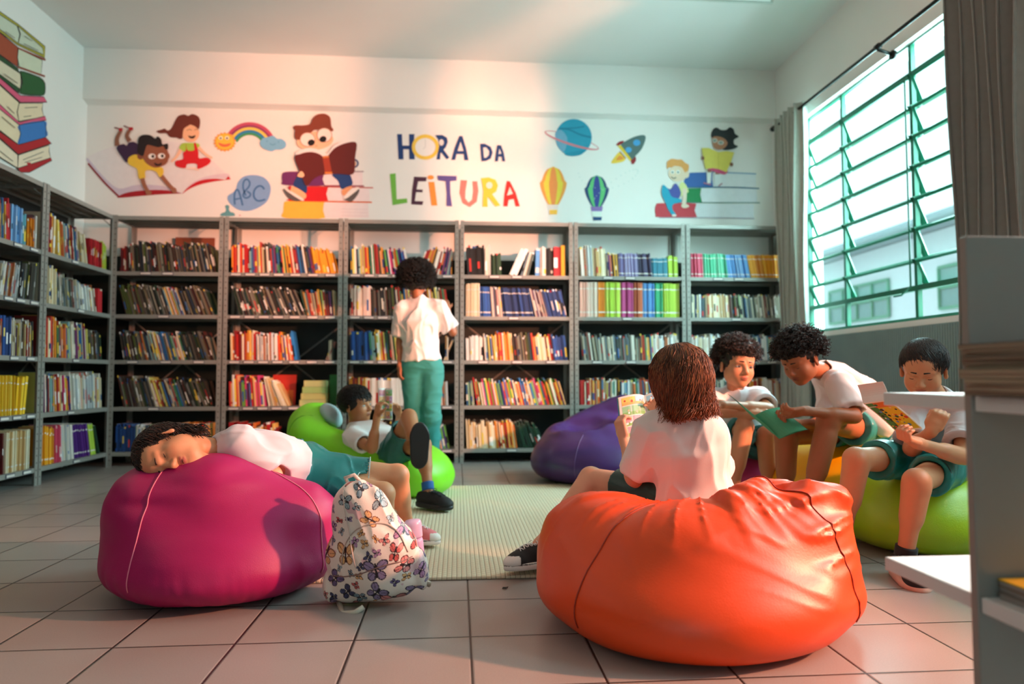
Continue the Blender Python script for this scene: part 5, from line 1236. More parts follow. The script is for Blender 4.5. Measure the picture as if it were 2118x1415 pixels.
def person(label, J, skin, head_s=1., hf=None, eyes='down', body_h=.0036, lipcol='#a8544a', hcol='#120c0a', hands=None, gaze=(0, 1, 0), f=1., fl=1., brow=1.):
    g = {k: np.array(v, float) for k, v in J.items() if k not in ('fwd', 'up')}
    root = empty('person', (g['pel'][0], g['pel'][1], 0), label, 'person')
    S = Solid(); lat = nrm(g['sR']-g['sL']); spine = nrm(g['neck']-g['pel']); fr = np.cross(spine, lat); fr = nrm(fr)
    Mt = np.stack([lat, fr, spine], 1)
    hl_ = nrm(g['hR']-g['hL']); sp2 = nrm(g['chest']-g['pel']); Mp = frame(np.cross(sp2, hl_), sp2)
    torso(S, g, Mt, Mp, f)
    M = frame(J['fwd'], J['up']); c = g['head']
    S.cap(g['neck'], c+M@(A3(0, -.018, -.055)*head_s), .040*f, .041*f, k=.03)
    for q in 'LR':
        limb_arm(S, g['s'+q], g['e'+q], g['w'+q], f)
        bk = (g['a'+q]+g['h'+q])/2-g['k'+q]; ax = nrm(g['a'+q]-g['k'+q]); bk = bk-ax*(bk@ax)
        limb_leg(S, g['h'+q], g['k'+q], g['a'+q], fl, bk); S.cap(g['a'+q], g['a'+q]+nrm(g['a'+q]-g['k'+q])*.025, .027*fl, .024*fl, k=.02)
    tips = {}
    for q in 'LR':
        if hands and q in hands: tips[q] = hand(S, g['w'+q], **hands[q])
    h_ = head(S, c, M, head_s)
    V, F = S.mesh(body_h, 1)
    lp = sl(lipcol); b_ = sl(skin); s = head_s
    col = colors(V, b_, [(h_(0, .088, -.050), A3(.0205, .012, .0052)*s, M, lp, .8), (h_(0, .088, -.0600), A3(.0170, .012, .0062)*s, M, lp, .75),
        (h_(.038, .075, -.030), A3(.02, .02, .016)*s, M, b_*A3(1.05, .82, .78), .4), (h_(-.038, .075, -.030), A3(.02, .02, .016)*s, M, b_*A3(1.05, .82, .78), .4),
        (h_(0, .1, -.027), A3(.012, .012, .009)*s, M, b_*A3(1.03, .86, .8), .4)])
    np_mesh('body', V, F, skin_mat(), col, root)
    face_parts(root, h_, M, s, eyes, hcol, gaze=gaze, brow=brow)
    return root, g, c, M, Mt, Mp, tips
def tshirt(root, g, Mt, Mp, col='#e6e2e0', f=1., loose=.016, sleeve=.66, hem=.03, seed=1, amp=.004, h=.0045, wide=1., sl_r=1., fb=1.):
    S = Solid(); dn = nrm(g['pel']-g['chest']); o = .009
    torso(S, g, Mt, Mp, fb, o)
    S.ell(g['chest'], A3(.112*f+loose, .083*f+loose*.8, .112*f+loose), Mt, k=.03); cyl(S, g['chest'], g['pel']+dn*(hem+.02), .088*f*wide+loose, .098*f*wide+loose, k=.04)
    S.ell(g['pel'], A3(.112*f*wide+loose, .086*f*wide+loose, .085), Mp, k=.03)
    S.cap(g['neck'], g['neck']-nrm(g['neck']-g['chest'])*.03, .052*f, .06*f, k=.04)
    for q in 'LR':
        a, e = g['s'+q], g['e'+q]; b_ = a+(e-a)*sleeve; cyl(S, a, b_, .038*fb+o+.004, .034*fb+o+.004, k=.03); cyl(S, a, b_, .050*f, .057*f*sl_r, k=.03)
    for q in 'LR':
        a, e = g['s'+q], g['e'+q]; u_ = nrm(e-a); b_ = a+(e-a)*sleeve; S.cap(b_-u_*.012, b_+u_*.05, .036*fb+.006, .057*f*sl_r-.002, k=.003, op='-')
    up = nrm(g['head']-g['neck']); S.cap(g['neck']+up*.018, g['neck']+up*.12, .046*f, .056*f, k=.006, op='-')
    S.plane(g['pel']+dn*hem, dn, k=.006)
    S.disp = cloth_disp(amp, 9, seed, (1, 1, .45), Mt); d0 = S.disp
    S.disp = lambda Q: np.minimum(d0(Q), .0035)-.001
    V, F = S.mesh(h, 1); colored('tshirt', V, F, clothm, col, root); return S
def shorts(root, g, Mt, Mp, col='#1f8a86', f=1., leng=.72, rr=.074, seed=3, amp=.0045, h=.005, trousers=False, name='shorts', fb=1., fl=1., waist=.055):
    S = Solid(); up = nrm(g['chest']-g['pel']); o = .010
    torso(S, g, Mt, Mp, fb, o, 'p'); cyl(S, g['pel'], g['pel']+up*waist, .100*f, .098*f, k=.03)
    S.ell(g['pel'], A3(.128, .100, .088)*f, Mp, k=.04)
    for q in 'LR':
        a, kn = g['h'+q], g['k'+q]
        if trousers: S.cap(a, kn, .084*f, .062*f, k=.03); cyl(S, kn, g['a'+q], .062*f, .052*f, k=.04)
        else:
            b_ = a+(kn-a)*leng; r1 = .068*fl+(.043-.068)*fl*leng
            S.cap(a, a+(kn-a)*max(.05, leng-.35), .068*fl+o, (.068-.025*leng)*fl+o, k=.04); cyl(S, a, b_, .080*f, max(rr*f, r1+o+.004), k=.03)
    if not trousers:
        for q in 'LR':
            a, kn = g['h'+q], g['k'+q]; u_ = nrm(kn-a); b_ = a+(kn-a)*leng; r1 = (.068-.025*leng)*fl; S.cap(b_-u_*.010, b_+u_*.06, r1+.007, max(rr*f, r1+.014)-.001, k=.003, op='-')
    d0 = cloth_disp(amp, 10, seed, (.5, .5, 1), Mp); S.disp = lambda Q: np.minimum(d0(Q), .0035)-.001
    V, F = S.mesh(h, 1); colored(name, V, F, satin if not trousers else clothm, col, root); return S
def sock(root, kn, an, z0, z1, col, f=1., name='sock'):
    b = MB(); p = [kn+(an-kn)*t for t in np.linspace(z0, z1, 6)]; b.tube(p, [.0345*f*(1+.25*max(0, .8-t)) for t in np.linspace(z0, z1, 6)], 20, col); adopt(root, b.build(name, clothm, smooth=True))
def open_book(name, spine0, spine1, leftv, rightv, pages=10, label='', cover='#2f9a80', pagecol='#ece4dc', art=True, seed=1, bend=.012, cover_art=None, fan=.10, face=(0, -1, 0)):
    """spine0->spine1 is the fold (bottom to top); leftv/rightv lead from the fold to the outer edges; the pages face left x up"""
    s0, s1 = np.array(spine0, float), np.array(spine1, float); lv, rv = np.array(leftv, float), np.array(rightv, float)
    root = empty(name, s0, label, 'comic book'); rs = random.Random(seed); upv = s1-s0
    n = nrm(np.cross(nrm(rv-lv), nrm(upv)));  n = -n if n@np.array(face, float) < 0 else n
    def sheet(v, off, nm, col, t=.0009, w_=1., curve=bend, artf=None):
        b = MB(); K = 9; fr_, bk = [], []
        for i in range(K+1):
            u_ = i/K; p = s0+v*u_*w_+n*(math.sin(u_*math.pi)*curve+off*min(1, u_*6)); fr_.append(p)
        vs = []
        for p in fr_: vs += [p, p+upv, p-n*t, p+upv-n*t]
        fs = []
        for i in range(K):
            a, c2 = 4*i, 4*(i+1); fs += [(a, c2, c2+1, a+1), (a+2, a+3, c2+3, c2+2), (a+1, c2+1, c2+3, a+3), (a, a+2, c2+2, c2)]
        fs += [(4*K, 4*K+2, 4*K+3, 4*K+1), (0, 1, 3, 2)]
        b.add(vs, fs, col)
        if artf: artf(b, lambda u_, v_, e: s0+v*u_*w_+n*(math.sin(u_*math.pi)*curve+off*min(1, u_*6)+e)+upv*v_)
        return adopt(root, b.build(nm, M_PAINT))
    def panels(b, W_):
        pal = ['#f2d36a', '#9fd0a0', '#f0a8b4', '#a8d4e6', '#f0c08a', '#c9a8d8', '#e8e08a']
        ys = [.04, .28, .52, .76, .97]
        for r_ in range(4):
            sp = rs.choice([[.06, .94], [.06, .5, .94], [.06, .6, .94]])
            for j in range(len(sp)-1):
                x0, x1, y0, y1 = sp[j]+.01, sp[j+1]-.01, ys[r_]+.01, ys[r_+1]-.015
                def patch(a0, a1, b0, b1, c, e):
                    m_ = 5; vs = []; 
                    for i in range(m_+1): vs += [W_(a0+(a1-a0)*i/m_, b0, e), W_(a0+(a1-a0)*i/m_, b1, e)]
                    b.add(vs, [(2*i, 2*i+2, 2*i+3, 2*i+1) for i in range(m_)], c)
                c0 = rs.choice(pal); patch(x0, x1, y0, y1, c0, .0005); patch(x0, x1, y0, y0+(y1-y0)*.35, rs.choice(['#8cc070', '#e6b96a', '#d99ab0']), .0006)
                for k in range(3):
                    cx, cy = rs.uniform(x0+.06, x1-.06), rs.uniform(y0+.05, y1-.05); r1 = rs.uniform(.018, .035); cc = rs.choice(['#3a2a22', '#d05a3a', '#ffffff', '#4a7ab0', '#f4c8a4'])
                    b.add([W_(cx+r1*math.cos(a)*1.3, cy+r1*math.sin(a), .0007+.0001*k) for a in [i*math.pi/4 for i in range(8)]], [tuple(range(8))], cc)
    for sgn, v in ((0, lv), (1, rv)):
        sheet(v, -.004, 'cover', cover, .0012, 1.02, artf=None)
        for k in range(3): sheet(v, -.003+.0012*k+0*fan, 'page', pagecol, .0003, 1.0, bend+.003*k)
        sheet(v, .0012, 'page', pagecol, .0003, .995, bend+.009, artf=panels if art else None)
    if cover_art: cover_art(root, s0, upv, lv, rv, n)
    return root
# ---------------------------------------------------------------- hair shapes in head space
def sc_short(d): return (d[2] > .25 if d[1] > .25 else (d[2] > .02 if d[1] > -.15 else d[2] > -.45))
def sc_full(d): return (d[2] > .45 if d[1] > .3 else (d[2] > -.15 if d[1] > 0 else d[2] > -.7))
def sc_long(d): return (d[2] > .35 if d[1] > .42 else d[2] > -.75)
CAPC = lambda v, z=.0: [((0, -.020, .034+z), (.076+v, .090+v, .078+v), .02, '+'), ((0, .085, -.028), (.060, .058, .078), .015, '-'), ((0, .045, -.085), (.12, .085, .062), .02, '-')]
TEAL = '#157a78'
# ================= the girl on the orange beanbag, seen from behind
J = dict(pel=P(1432, 1020, 2.42), chest=P(1420, 930, 2.40), neck=P(1398, 856, 2.385), head=P(1396, 784, 2.40), fwd=(-.62, .76, -.12), up=(-.05, -.05, 1),
 sL=P(1346, 884, 2.43), sR=P(1462, 886, 2.35), eL=P(1312, 990, 2.50), wL=P(1291, 908, 2.62), eR=P(1480, 985, 2.52), wR=P(1378, 868, 2.70),
 hL=P(1385, 1030, 2.46), hR=P(1470, 1030, 2.46), kL=P(1222, 990, 2.78), aL=P(1118, 1128, 2.68), tL=P(1062, 1166, 2.74), kR=P(1425, 1035, 2.85), aR=P(1390, 1130, 2.98), tR=P(1380, 1150, 3.1))
root, g, c, M, Mt, Mp, tips = person('child with chin-length brown hair, seen from behind, reading a comic on the orange beanbag', J, '#e0a587', .98, body_h=.004, hcol='#4a2c1c',
  hands=dict(L=dict(d=(-.22, .12, .95), n=(.85, .35, .1), side=1, curl=(.9, .9, .5), thumb=(.8, .9, .5)), R=dict(d=(-.55, .1, .75), n=(-.5, -.6, .1), side=-1, curl=(.5, .6, .4))))
tshirt(root, g, Mt, Mp, '#e8dedb', f=.98, loose=.022, sleeve=.86, seed=4, amp=.0065, h=.0045, wide=1.0, sl_r=1.12)
S = shorts(root, g, Mt, Mp, '#123c38', f=.95, leng=.60, seed=2)
shoe(root, g['aL'], A3(-.86, -.42, .03), A3(.15, .25, 1), 'canvas', 1.06, '#17171a', '#dfd9d2')
shoe(root, g['aR'], A3(-.3, .8, 0), A3(0, 0, 1), 'canvas', .98, '#17171a', '#dfd9d2')
core = [((0, -.026, .032), (.090, .100, .088), .02, '+'), ((0, -.060, -.045), (.082, .055, .075), .05, '+'), ((.060, -.02, -.05), (.034, .050, .070), .04, '+'), ((-.060, -.02, -.05), (.034, .050, .070), .04, '+'), ((0, .098, -.035), (.060, .060, .085), .012, '-')]
hairdo(root, c, M, 1.0, '#3a2012', core, sc_long, 4200, .185, K=24, lowshort=True, lift=.08, flow=lambda d: (d[0]*.8, d[1]*.4-.14, -.85), grav=.05, curl=(.012, .55), grow=True, tang=.4, rad=(.0014, .0008), seed=3, col2='#8a5a36', tipcol='#7a3f1e', colvar=.5, h=.004, coredisp=lambda Q: .003*vnoise(Q*A3(1, 1, .3), 90, 2), inward=.12, coh=True)
def cov(root_, s0, upv, lv, rv, n): pass
open_book('comic_book', P(1343, 905, 2.66), P(1332, 818, 2.75), P(1292, 912, 2.60)-P(1343, 905, 2.66)+A3(-.008, 0, 0), A3(.085, .05, .012), label='open comic with coloured panels held up by the child on the orange beanbag', cover='#2f93a0', seed=4)
# ================= sleeping child on the magenta bag
J = dict(pel=P(628, 980, 2.80), chest=P(518, 953, 2.66), neck=P(455, 932, 2.58), head=P(352, 936, 2.50), fwd=(.20, -.90, -.40), up=(-.94, -.10, -.22),
 sL=P(490, 912, 2.56), sR=P(478, 962, 2.66), eL=P(566, 984, 2.60), wL=P(520, 1000, 2.50), eR=P(520, 990, 2.62), wR=P(458, 962, 2.48),
 hL=P(645, 974, 2.82), hR=P(632, 996, 2.78), kL=P(822, 984, 2.86), aL=P(842, 1088, 3.09), tL=P(900, 1120, 3.1), kR=P(792, 1022, 2.76), aR=P(800, 1118, 2.98), tR=P(840, 1150, 3.0))
root, g, c, M, Mt, Mp, tips = person('child with curly dark hair asleep face down on the magenta beanbag', J, '#d99a72', 1.0, body_h=.0030, hcol='#3a2015', lipcol='#b8555a', eyes='closed',
  hands=dict(R=dict(d=(-.85, -.25, .30), n=(.1, .5, -.8), side=1, curl=(.3, .5, .4)), L=dict(d=(-.9, -.2, -.3), n=(0, .3, -1), side=1)))
tshirt(root, g, Mt, Mp, '#dcd5dc', f=.95, loose=.016, sleeve=.80, hem=-.055, seed=7, amp=.006, h=.0042, sl_r=1.1)
S = shorts(root, g, Mt, Mp, TEAL, f=.93, leng=.66, seed=5, amp=.007, rr=.070)
b = MB(); up_ = nrm(g['chest']-g['pel']); pts = []
for i in range(97):
    a = 2*math.pi*i/96; rr_ = 1+.05*math.sin(i*math.pi/2); pts.append(g['pel']+up_*.046+Mp[:, 0]*math.cos(a)*.118*rr_+Mp[:, 1]*math.sin(a)*.094*rr_)
b.tube(pts, .010, 6, '#1c8a84'); adopt(root, b.build('waistband', satin, smooth=True))
for q in 'LR':
    a, kn = g['h'+q], g['k'+q]; e_ = a+(kn-a)*.66; ax = nrm(kn-a); u1 = nrm(np.cross(ax, (0, 0, 1))); u2 = np.cross(ax, u1)
    b = MB(); b.tube([e_+(u1*math.cos(t)+u2*math.sin(t))*.0668 for t in np.linspace(0, 2*math.pi, 33)], .0022, 5, '#c9d8d6'); adopt(root, b.build('hem_piping', satin, smooth=True))
shoe(root, g['aL'], A3(.9, -.12, -.02), A3(-.05, .1, 1), 'canvas', .98, '#e87f86', '#efe6e0', '#3a2a30', '#f2e6e4', True)
shoe(root, g['aR'], A3(.8, -.3, 0), A3(0, 0, 1), 'canvas', .98, '#e87f86', '#efe6e0', '#3a2a30', '#f2e6e4', True)
core = [((0, -.022, .034), (.084, .096, .084), .02, '+'), ((0, -.07, -.02), (.07, .05, .06), .04, '+'), ((0, .088, -.030), (.062, .056, .082), .012, '-'), ((0, .045, -.085), (.12, .08, .055), .02, '-')]
hairdo(root, c, M, 1.0, '#1a0f0b', core, lambda d: (d[2] > .55 if d[1] > .25 else d[2] > -.75), 2400, .10, K=20, lift=.10, flow=lambda d: (d[0]*.5, -.15, -.8), grav=.10, curl=(.0065, .8), tang=.3, coh=True, keep_off=True, rad=(.0018, .0011), seed=8, col2='#3a2014', colvar=.4, coredisp=lambda Q: .006*vnoise(Q, 70, 2))
# ================= boy lying on the green bag
J = dict(pel=P(812, 926, 4.35), chest=P(768, 906, 4.40), neck=P(736, 884, 4.44), head=P(737, 838, 4.42), fwd=(.86, -.46, .02), up=(-.22, .0, .97),
 sR=P(728, 903, 4.29), sL=P(748, 886, 4.56), eR=P(769, 928, 4.12), wR=P(780, 862, 4.12), eL=P(822, 898, 4.50), wL=P(826, 858, 4.38),
 hR=P(815, 936, 4.27), hL=P(818, 930, 4.43), kR=P(846, 862, 4.06), aR=P(866, 936, 3.86), tR=P(868, 890, 3.88), kL=P(876, 920, 4.02), aL=P(886, 1018, 3.92), tL=P(925, 1050, 3.8))
root, g, c, M, Mt, Mp, tips = person('boy with short black hair lying back on the light green beanbag, reading a small comic', J, '#b87a52', 1.02, body_h=.0038, lipcol='#8e4a3e', eyes='open', gaze=(0, .85, -.5), fl=.95,
  hands=dict(R=dict(d=(.12, .0, .98), n=(.75, .45, -.1), side=-1, curl=(.9, .8, .5)), L=dict(d=(-.45, -.15, .85), n=(-.5, -.6, -.3), side=1, curl=(.9, .7, .5))))
tshirt(root, g, Mt, Mp, '#e2dedd', f=.92, loose=.014, sleeve=.55, seed=9, amp=.005, h=.0055)
shorts(root, g, Mt, Mp, '#1a615c', f=.92, leng=.62, seed=6, amp=.006, rr=.074)
for q, fw_, up_ in (('R', A3(.02, .05, 1), A3(-.1, 1, .02)), ('L', A3(.72, -.55, -.02), A3(-.1, 0, 1))):
    shoe(root, g['a'+q]+(A3(0, 0, .0)), fw_, up_, 'run', 1.08, '#0f1012', '#141414', lace='#101010' if q == 'L' else None)
sock(root, g['kL'], g['aL'], .80, .97, '#1d5a9a')
hairdo(root, c, M, 1.02, '#0e0a09', CAPC(.012), lambda d: d[2] > .30 if d[1] > .3 else (d[2] > -.1 if d[1] > -.1 else d[2] > -.55), 1500, .045, K=8, lift=.2, flow=lambda d: (d[0]*.4, .7, -.1), tang=.7, rad=(.0024, .0010), seed=2, colvar=.3)
ob = open_book('comic_book', P(797, 868, 4.22), P(797, 803, 4.20), A3(-.035, -.05, 0), A3(.045, -.03, 0), face=(0, -1, 0), label='small open comic with pink pictures held by the boy on the green beanbag', cover='#e8e0da', seed=9, bend=.004)
# ================= standing child at the shelves
J = dict(pel=P(872, 748, 5.42), chest=P(868, 668, 5.42), neck=P(864, 620, 5.42), head=P(862, 582, 5.42), fwd=(.18, .98, -.02), up=(0, 0, 1),
 sL=P(834, 636, 5.42), sR=P(906, 634, 5.42), eL=P(828, 704, 5.46), wL=P(827, 757, 5.38), eR=P(937, 688, 5.46), wR=P(926, 640, 5.62),
 hL=P(854, 762, 5.42), hR=P(892, 762, 5.42), kL=P(856, 862, 5.44), kR=P(892, 862, 5.40), aL=P(862, 952, 5.48), aR=P(893, 952, 5.42), tL=P(862, 965, 5.6), tR=P(893, 965, 5.55))
root, g, c, M, Mt, Mp, tips = person('tall child with a round black afro, standing with back turned, reaching for a shelf', J, '#a8694a', 1.0, body_h=.0045, f=1.0, fl=1.0,
  hands=dict(L=dict(d=(-.03, -.1, -1), n=(.8, .3, 0), side=-1, curl=(.4, .5, .4)), R=dict(d=(-.25, .35, .9), n=(-.3, .7, -.2), side=-1, curl=(.5, .5, .3))))
tshirt(root, g, Mt, Mp, '#e6dcdb', f=1.05, loose=.03, sleeve=.84, hem=-.01, seed=12, amp=.008, h=.006, wide=1.02, sl_r=1.18)
shorts(root, g, Mt, Mp, '#2f8a86', f=1.12, trousers=True, seed=8, amp=.006, h=.0065, name='trousers')
for q in 'LR': shoe(root, g['a'+q], A3(.05, 1, 0), A3(0, 0, 1), 'run', 1.05, '#1a1a1c', '#d8d4ce', lace=None)
afro = [((0, -.02, .035), (.122, .118, .112), .02, '+'), ((0, .10, -.05), (.062, .07, .07), .02, '-')]
hairdo(root, c, M, 1.02, '#0b0807', afro, lambda d: d[2] > -.6 and not (d[1] > .5 and d[2] < .2), 2000, .034, K=15, lift=1., curl=(.0055, .9), rad=(.0024, .0014), seed=5, colvar=.4, coredisp=lambda Q: .008*vnoise(Q, 60, 2)+.004*vnoise(Q, 130, 4), h=.005)
# ================= curly-haired boy looking at the camera, arms crossed
J = dict(pel=P(1530, 925, 4.06), chest=P(1523, 862, 3.92), neck=P(1521, 812, 3.80), head=P(1524, 757, 3.74), fwd=(.10, -.97, -.08), up=(.10, -.10, 1),
 sR=P(1482, 824, 3.82), sL=P(1566, 822, 3.82), eL=P(1590, 846, 3.62), wL=P(1490, 836, 3.46), eR=P(1462, 850, 3.62), wR=P(1560, 858, 3.52),
 hR=P(1508, 930, 3.98), hL=P(1556, 930, 3.98), kR=P(1540, 882, 3.56), aR=P(1508, 1052, 3.50), tR=P(1495, 1075, 3.3), kL=P(1584, 900, 3.66), aL=P(1592, 1045, 3.66), tL=P(1590, 1070, 3.5))
root, g, c, M, Mt, Mp, tips = person('boy with curly brown hair looking at the camera, arms crossed over his knees', J, '#cc8f6a', 1.12, body_h=.0036, lipcol='#a8584c', eyes='open', hcol='#20130e', gaze=(-.05, .98, .02), f=1.0, fl=1.0, brow=1.1,
  hands=dict(L=dict(d=(-.95, -.1, .12), n=(.1, .5, -.8), side=1, curl=(.3, .4, .3)), R=dict(d=(.95, -.2, .1), n=(0, .6, -.7), side=-1, curl=(.4, .5, .3))))
tshirt(root, g, Mt, Mp, '#dfe0e6', f=1.02, loose=.02, sleeve=.70, seed=14, amp=.005, h=.0052, sl_r=1.1)
shorts(root, g, Mt, Mp, '#1c6f70', f=1.0, leng=.80, seed=9, amp=.006, rr=.078)
for q in 'LR': shoe(root, g['a'+q], A3(.0, -1, 0), A3(0, 0, 1), 'run', 1.05, '#1a1a1c', '#d8d4ce')
hairdo(root, c, M, 1.12, '#1c110d', CAPC(.012, .006)+[((0, .04, .085), (.07, .05, .035), .03, '+'), ((0, -.01, .10), (.07, .07, .035), .03, '+')], lambda d: d[2] > .22 if d[1] > .3 else (d[2] > .0 if d[1] > -.1 else d[2] > -.5), 1900, .036, K=16, lift=.7, flow=lambda d: (d[0]*.3, .25, .1), curl=(.0050, .85), rad=(.0017, .0012), seed=21, col2='#3a241a', colvar=.4, coredisp=lambda Q: .006*vnoise(Q, 80, 2))
# ================= boy bending over a green book on the yellow bag
J = dict(pel=P(1815, 880, 3.50), chest=P(1762, 822, 3.36), neck=P(1706, 768, 3.26), head=P(1656, 745, 3.20), fwd=(-.78, -.42, -.48), up=(-.42, -.14, .88),
 sL=P(1738, 790, 3.14), sR=P(1722, 786, 3.48), eL=P(1768, 862, 3.02), wL=P(1664, 850, 3.0), eR=P(1716, 878, 3.36), wR=P(1642, 876, 3.10),
 hL=P(1805, 890, 3.42), hR=P(1795, 885, 3.58), kL=P(1712, 874, 3.04), aL=P(1662, 1090, 2.98), tL=P(1640, 1120, 2.9), kR=P(1624, 902, 3.26), aR=P(1624, 1064, 3.26), tR=P(1600, 1090, 3.15))
root, g, c, M, Mt, Mp, tips = person('boy with black curls bending over a green book, seated on the yellow beanbag', J, '#a3613e', 1.0, body_h=.0036, lipcol='#84463a', eyes='down', hcol='#0d0908', f=1.02, fl=1.08,
  hands=dict(L=dict(d=(-.92, -.1, -.12), n=(-.1, .5, .6), side=1, curl=(.7, .8, .5)), R=dict(d=(-.8, -.3, .1), n=(.1, -.2, .9), side=1, curl=(.6, .6, .4), thumb=(.9, .5, .5))))
tshirt(root, g, Mt, Mp, '#e0dadb', f=1.04, loose=.024, sleeve=.80, hem=.02, seed=15, amp=.006, h=.005, wide=1.05, sl_r=1.15)
shorts(root, g, Mt, Mp, '#2b8480', f=1.02, leng=.48, seed=11, amp=.006, rr=.084)
for q in 'LR':
    sock(root, g['k'+q], g['a'+q], .58, .98, '#121216', 1.15); shoe(root, g['a'+q], A3(-.6, -.7, 0), A3(0, 0, 1), 'run', 1.08, '#141416', '#1a1a1a')
hairdo(root, c, M, 1.0, '#0e0908', CAPC(.010, .006)+[((0, .055, .082), (.066, .045, .034), .03, '+'), ((0, -.02, .10), (.066, .07, .03), .03, '+')], lambda d: d[2] > .22 if d[1] > .3 else (d[2] > .05 if d[1] > -.1 else d[2] > -.4), 1700, .045, K=16, lift=.65, flow=lambda d: (d[0]*.3, .4, .0), curl=(.0058, .8), rad=(.0021, .0013), seed=22, col2='#231612', colvar=.4, coredisp=lambda Q: .006*vnoise(Q, 80, 2))
ob = open_book('comic_book', P(1612, 908, 3.05), P(1556, 862, 3.14), P(1545, 850, 3.22)-P(1580, 880, 3.12)+A3(-.05, -.02, .045), A3(.11, -.04, .045), label='open book with a plain green cover held low by the boy with black curls', cover='#2f8f68', pagecol='#3f9a72', art=False, seed=3, bend=.01, face=(0, -1, .3))
# ================= right-hand boy holding a comic
J = dict(pel=P(1940, 945, 2.95), chest=P(1946, 885, 2.86), neck=P(1938, 822, 2.74), head=P(1910, 765, 2.62), fwd=(-.62, -.66, -.42), up=(-.20, -.30, .93),
 sR=P(1893, 850, 2.80), sL=P(1992, 850, 2.66), eR=P(1885, 928, 2.66), wR=P(1928, 890, 2.52), eL=P(1992, 945, 2.52), wL=P(1897, 916, 2.42),
 hR=P(1905, 950, 2.90), hL=P(1975, 958, 2.86), kR=P(1770, 950, 2.62), aR=P(1740, 1130, 2.66), tR=P(1725, 1160, 2.5), kL=P(1896, 996, 2.44), aL=P(1872, 1152, 2.48), tL=P(1862, 1200, 2.35))
root, g, c, M, Mt, Mp, tips = person('boy with short straight dark hair at the right, reading a comic on the olive-lime beanbag', J, '#cf8f68', .98, body_h=.0030, lipcol='#a85a50', eyes='down', hcol='#16100d',
  hands=dict(L=dict(d=(-.80, -.25, .25), n=(-.15, -.2, .9), side=1, curl=(.95, 1.1, .6), thumb=(.6, .5, .9)), R=dict(d=(.35, -.2, .85), n=(.6, .75, -.1), side=1, curl=(1.1, 1.2, .7), thumb=(.2, .8, .5))))
tshirt(root, g, Mt, Mp, '#cfc4c6', f=1.0, loose=.02, sleeve=.74, seed=17, amp=.0055, h=.0045, sl_r=1.1)
shorts(root, g, Mt, Mp, '#178079', f=.98, leng=.70, seed=13, amp=.007, rr=.073, h=.0045)
a, kn = g['hL'], g['kL']; ax = nrm(kn-a); u1 = nrm(np.cross(ax, (0, 0, 1))); u2 = np.cross(ax, u1)
for q, lg in (('L', .70), ('R', .70)):
    a, kn = g['h'+q], g['k'+q]; ax = nrm(kn-a); u1 = nrm(np.cross(ax, (0, 0, 1))); u2 = np.cross(ax, u1); e_ = a+(kn-a)*lg
    b = MB(); b.tube([e_+(u1*math.cos(t)+u2*math.sin(t))*.0745 for t in np.linspace(0, 2*math.pi, 33)], .002, 5, '#1a3f3c'); adopt(root, b.build('hem', satin, smooth=True))
shoe(root, g['aL']+A3(0, 0, 0), A3(-.25, -.97, -.05), A3(0, .1, 1), 'run', 1.08, '#1c1a1e', '#d9b7a6', lace='#141414'); shoe(root, g['aR'], A3(-.4, -.9, 0), A3(0, 0, 1), 'run', 1.08, '#1c1a1e', '#d9b7a6', lace='#141414')
for q in 'LR': sock(root, g['k'+q], g['a'+q], .86, .99, '#141216', 1.1)
hairdo(root, c, M, .98, '#140d0b', CAPC(.008), lambda d: d[2] > .30 if d[1] > .3 else (d[2] > .05 if d[1] > -.1 else d[2] > -.45), 3000, .040, K=9, lift=.05, flow=lambda d: (-.35+d[0]*.6, .75, -.25), grav=.02, tang=.9, rad=(.0019, .0007), seed=23, col2='#2c1c16', colvar=.3)
def cartoon_cover(root_, s0, upv, lv, rv, n):
    rs = random.Random(12); b = MB(); sgn = 1
    W_ = lambda u_, v_, e: s0+rv*1.02*u_+n*(math.sin(u_*math.pi)*.012-.004*min(1, u_*6)-.0014-e)+upv*v_
    def patch(a0, a1, b0, b1, c, e):
        vs = []
        for i in range(7): vs += [W_(a0+(a1-a0)*i/6, b0, e), W_(a0+(a1-a0)*i/6, b1, e)]
        b.add(vs, [(2*i, 2*i+1, 2*i+3, 2*i+2) for i in range(6)], c)
    patch(.0, 1, 0, 1, '#e9e4d2', 0); patch(.04, .96, .04, .96, '#d9c21e', .0003); patch(.04, .96, .04, .30, '#3f8a3c', .0004); patch(.04, .22, .3, .96, '#d8772a', .0004)
    for k in range(46):
        cx, cy, r1 = rs.uniform(.1, .9), rs.uniform(.1, .9), rs.uniform(.012, .055)
        c_ = rs.choice(['#3a2a18', '#f2e8da', '#c83a2a', '#e8b98a', '#2f6a3a', '#f0e04a', '#5a8ac0', '#2a2018'])
        b.add([W_(cx+r1*math.cos(a)*.8, cy+r1*math.sin(a)*1.2, .0005+.00004*k) for a in [-i*math.pi/5 for i in range(10)]], [tuple(range(10))], c_)
    adopt(root_, b.build('cover_picture', M_PAINT))
ob = open_book('comic_book', P(1785, 834, 2.50), P(1838, 827, 2.44)-A3(0, 0, 0), P(1774, 797, 2.53)-P(1785, 834, 2.50), P(1852, 891, 2.46)-P(1785, 834, 2.50), label='comic with a busy yellow and green cover held by the right-hand boy', cover='#d8d4cc', seed=12, cover_art=cartoon_cover, face=(0, 1, .3))
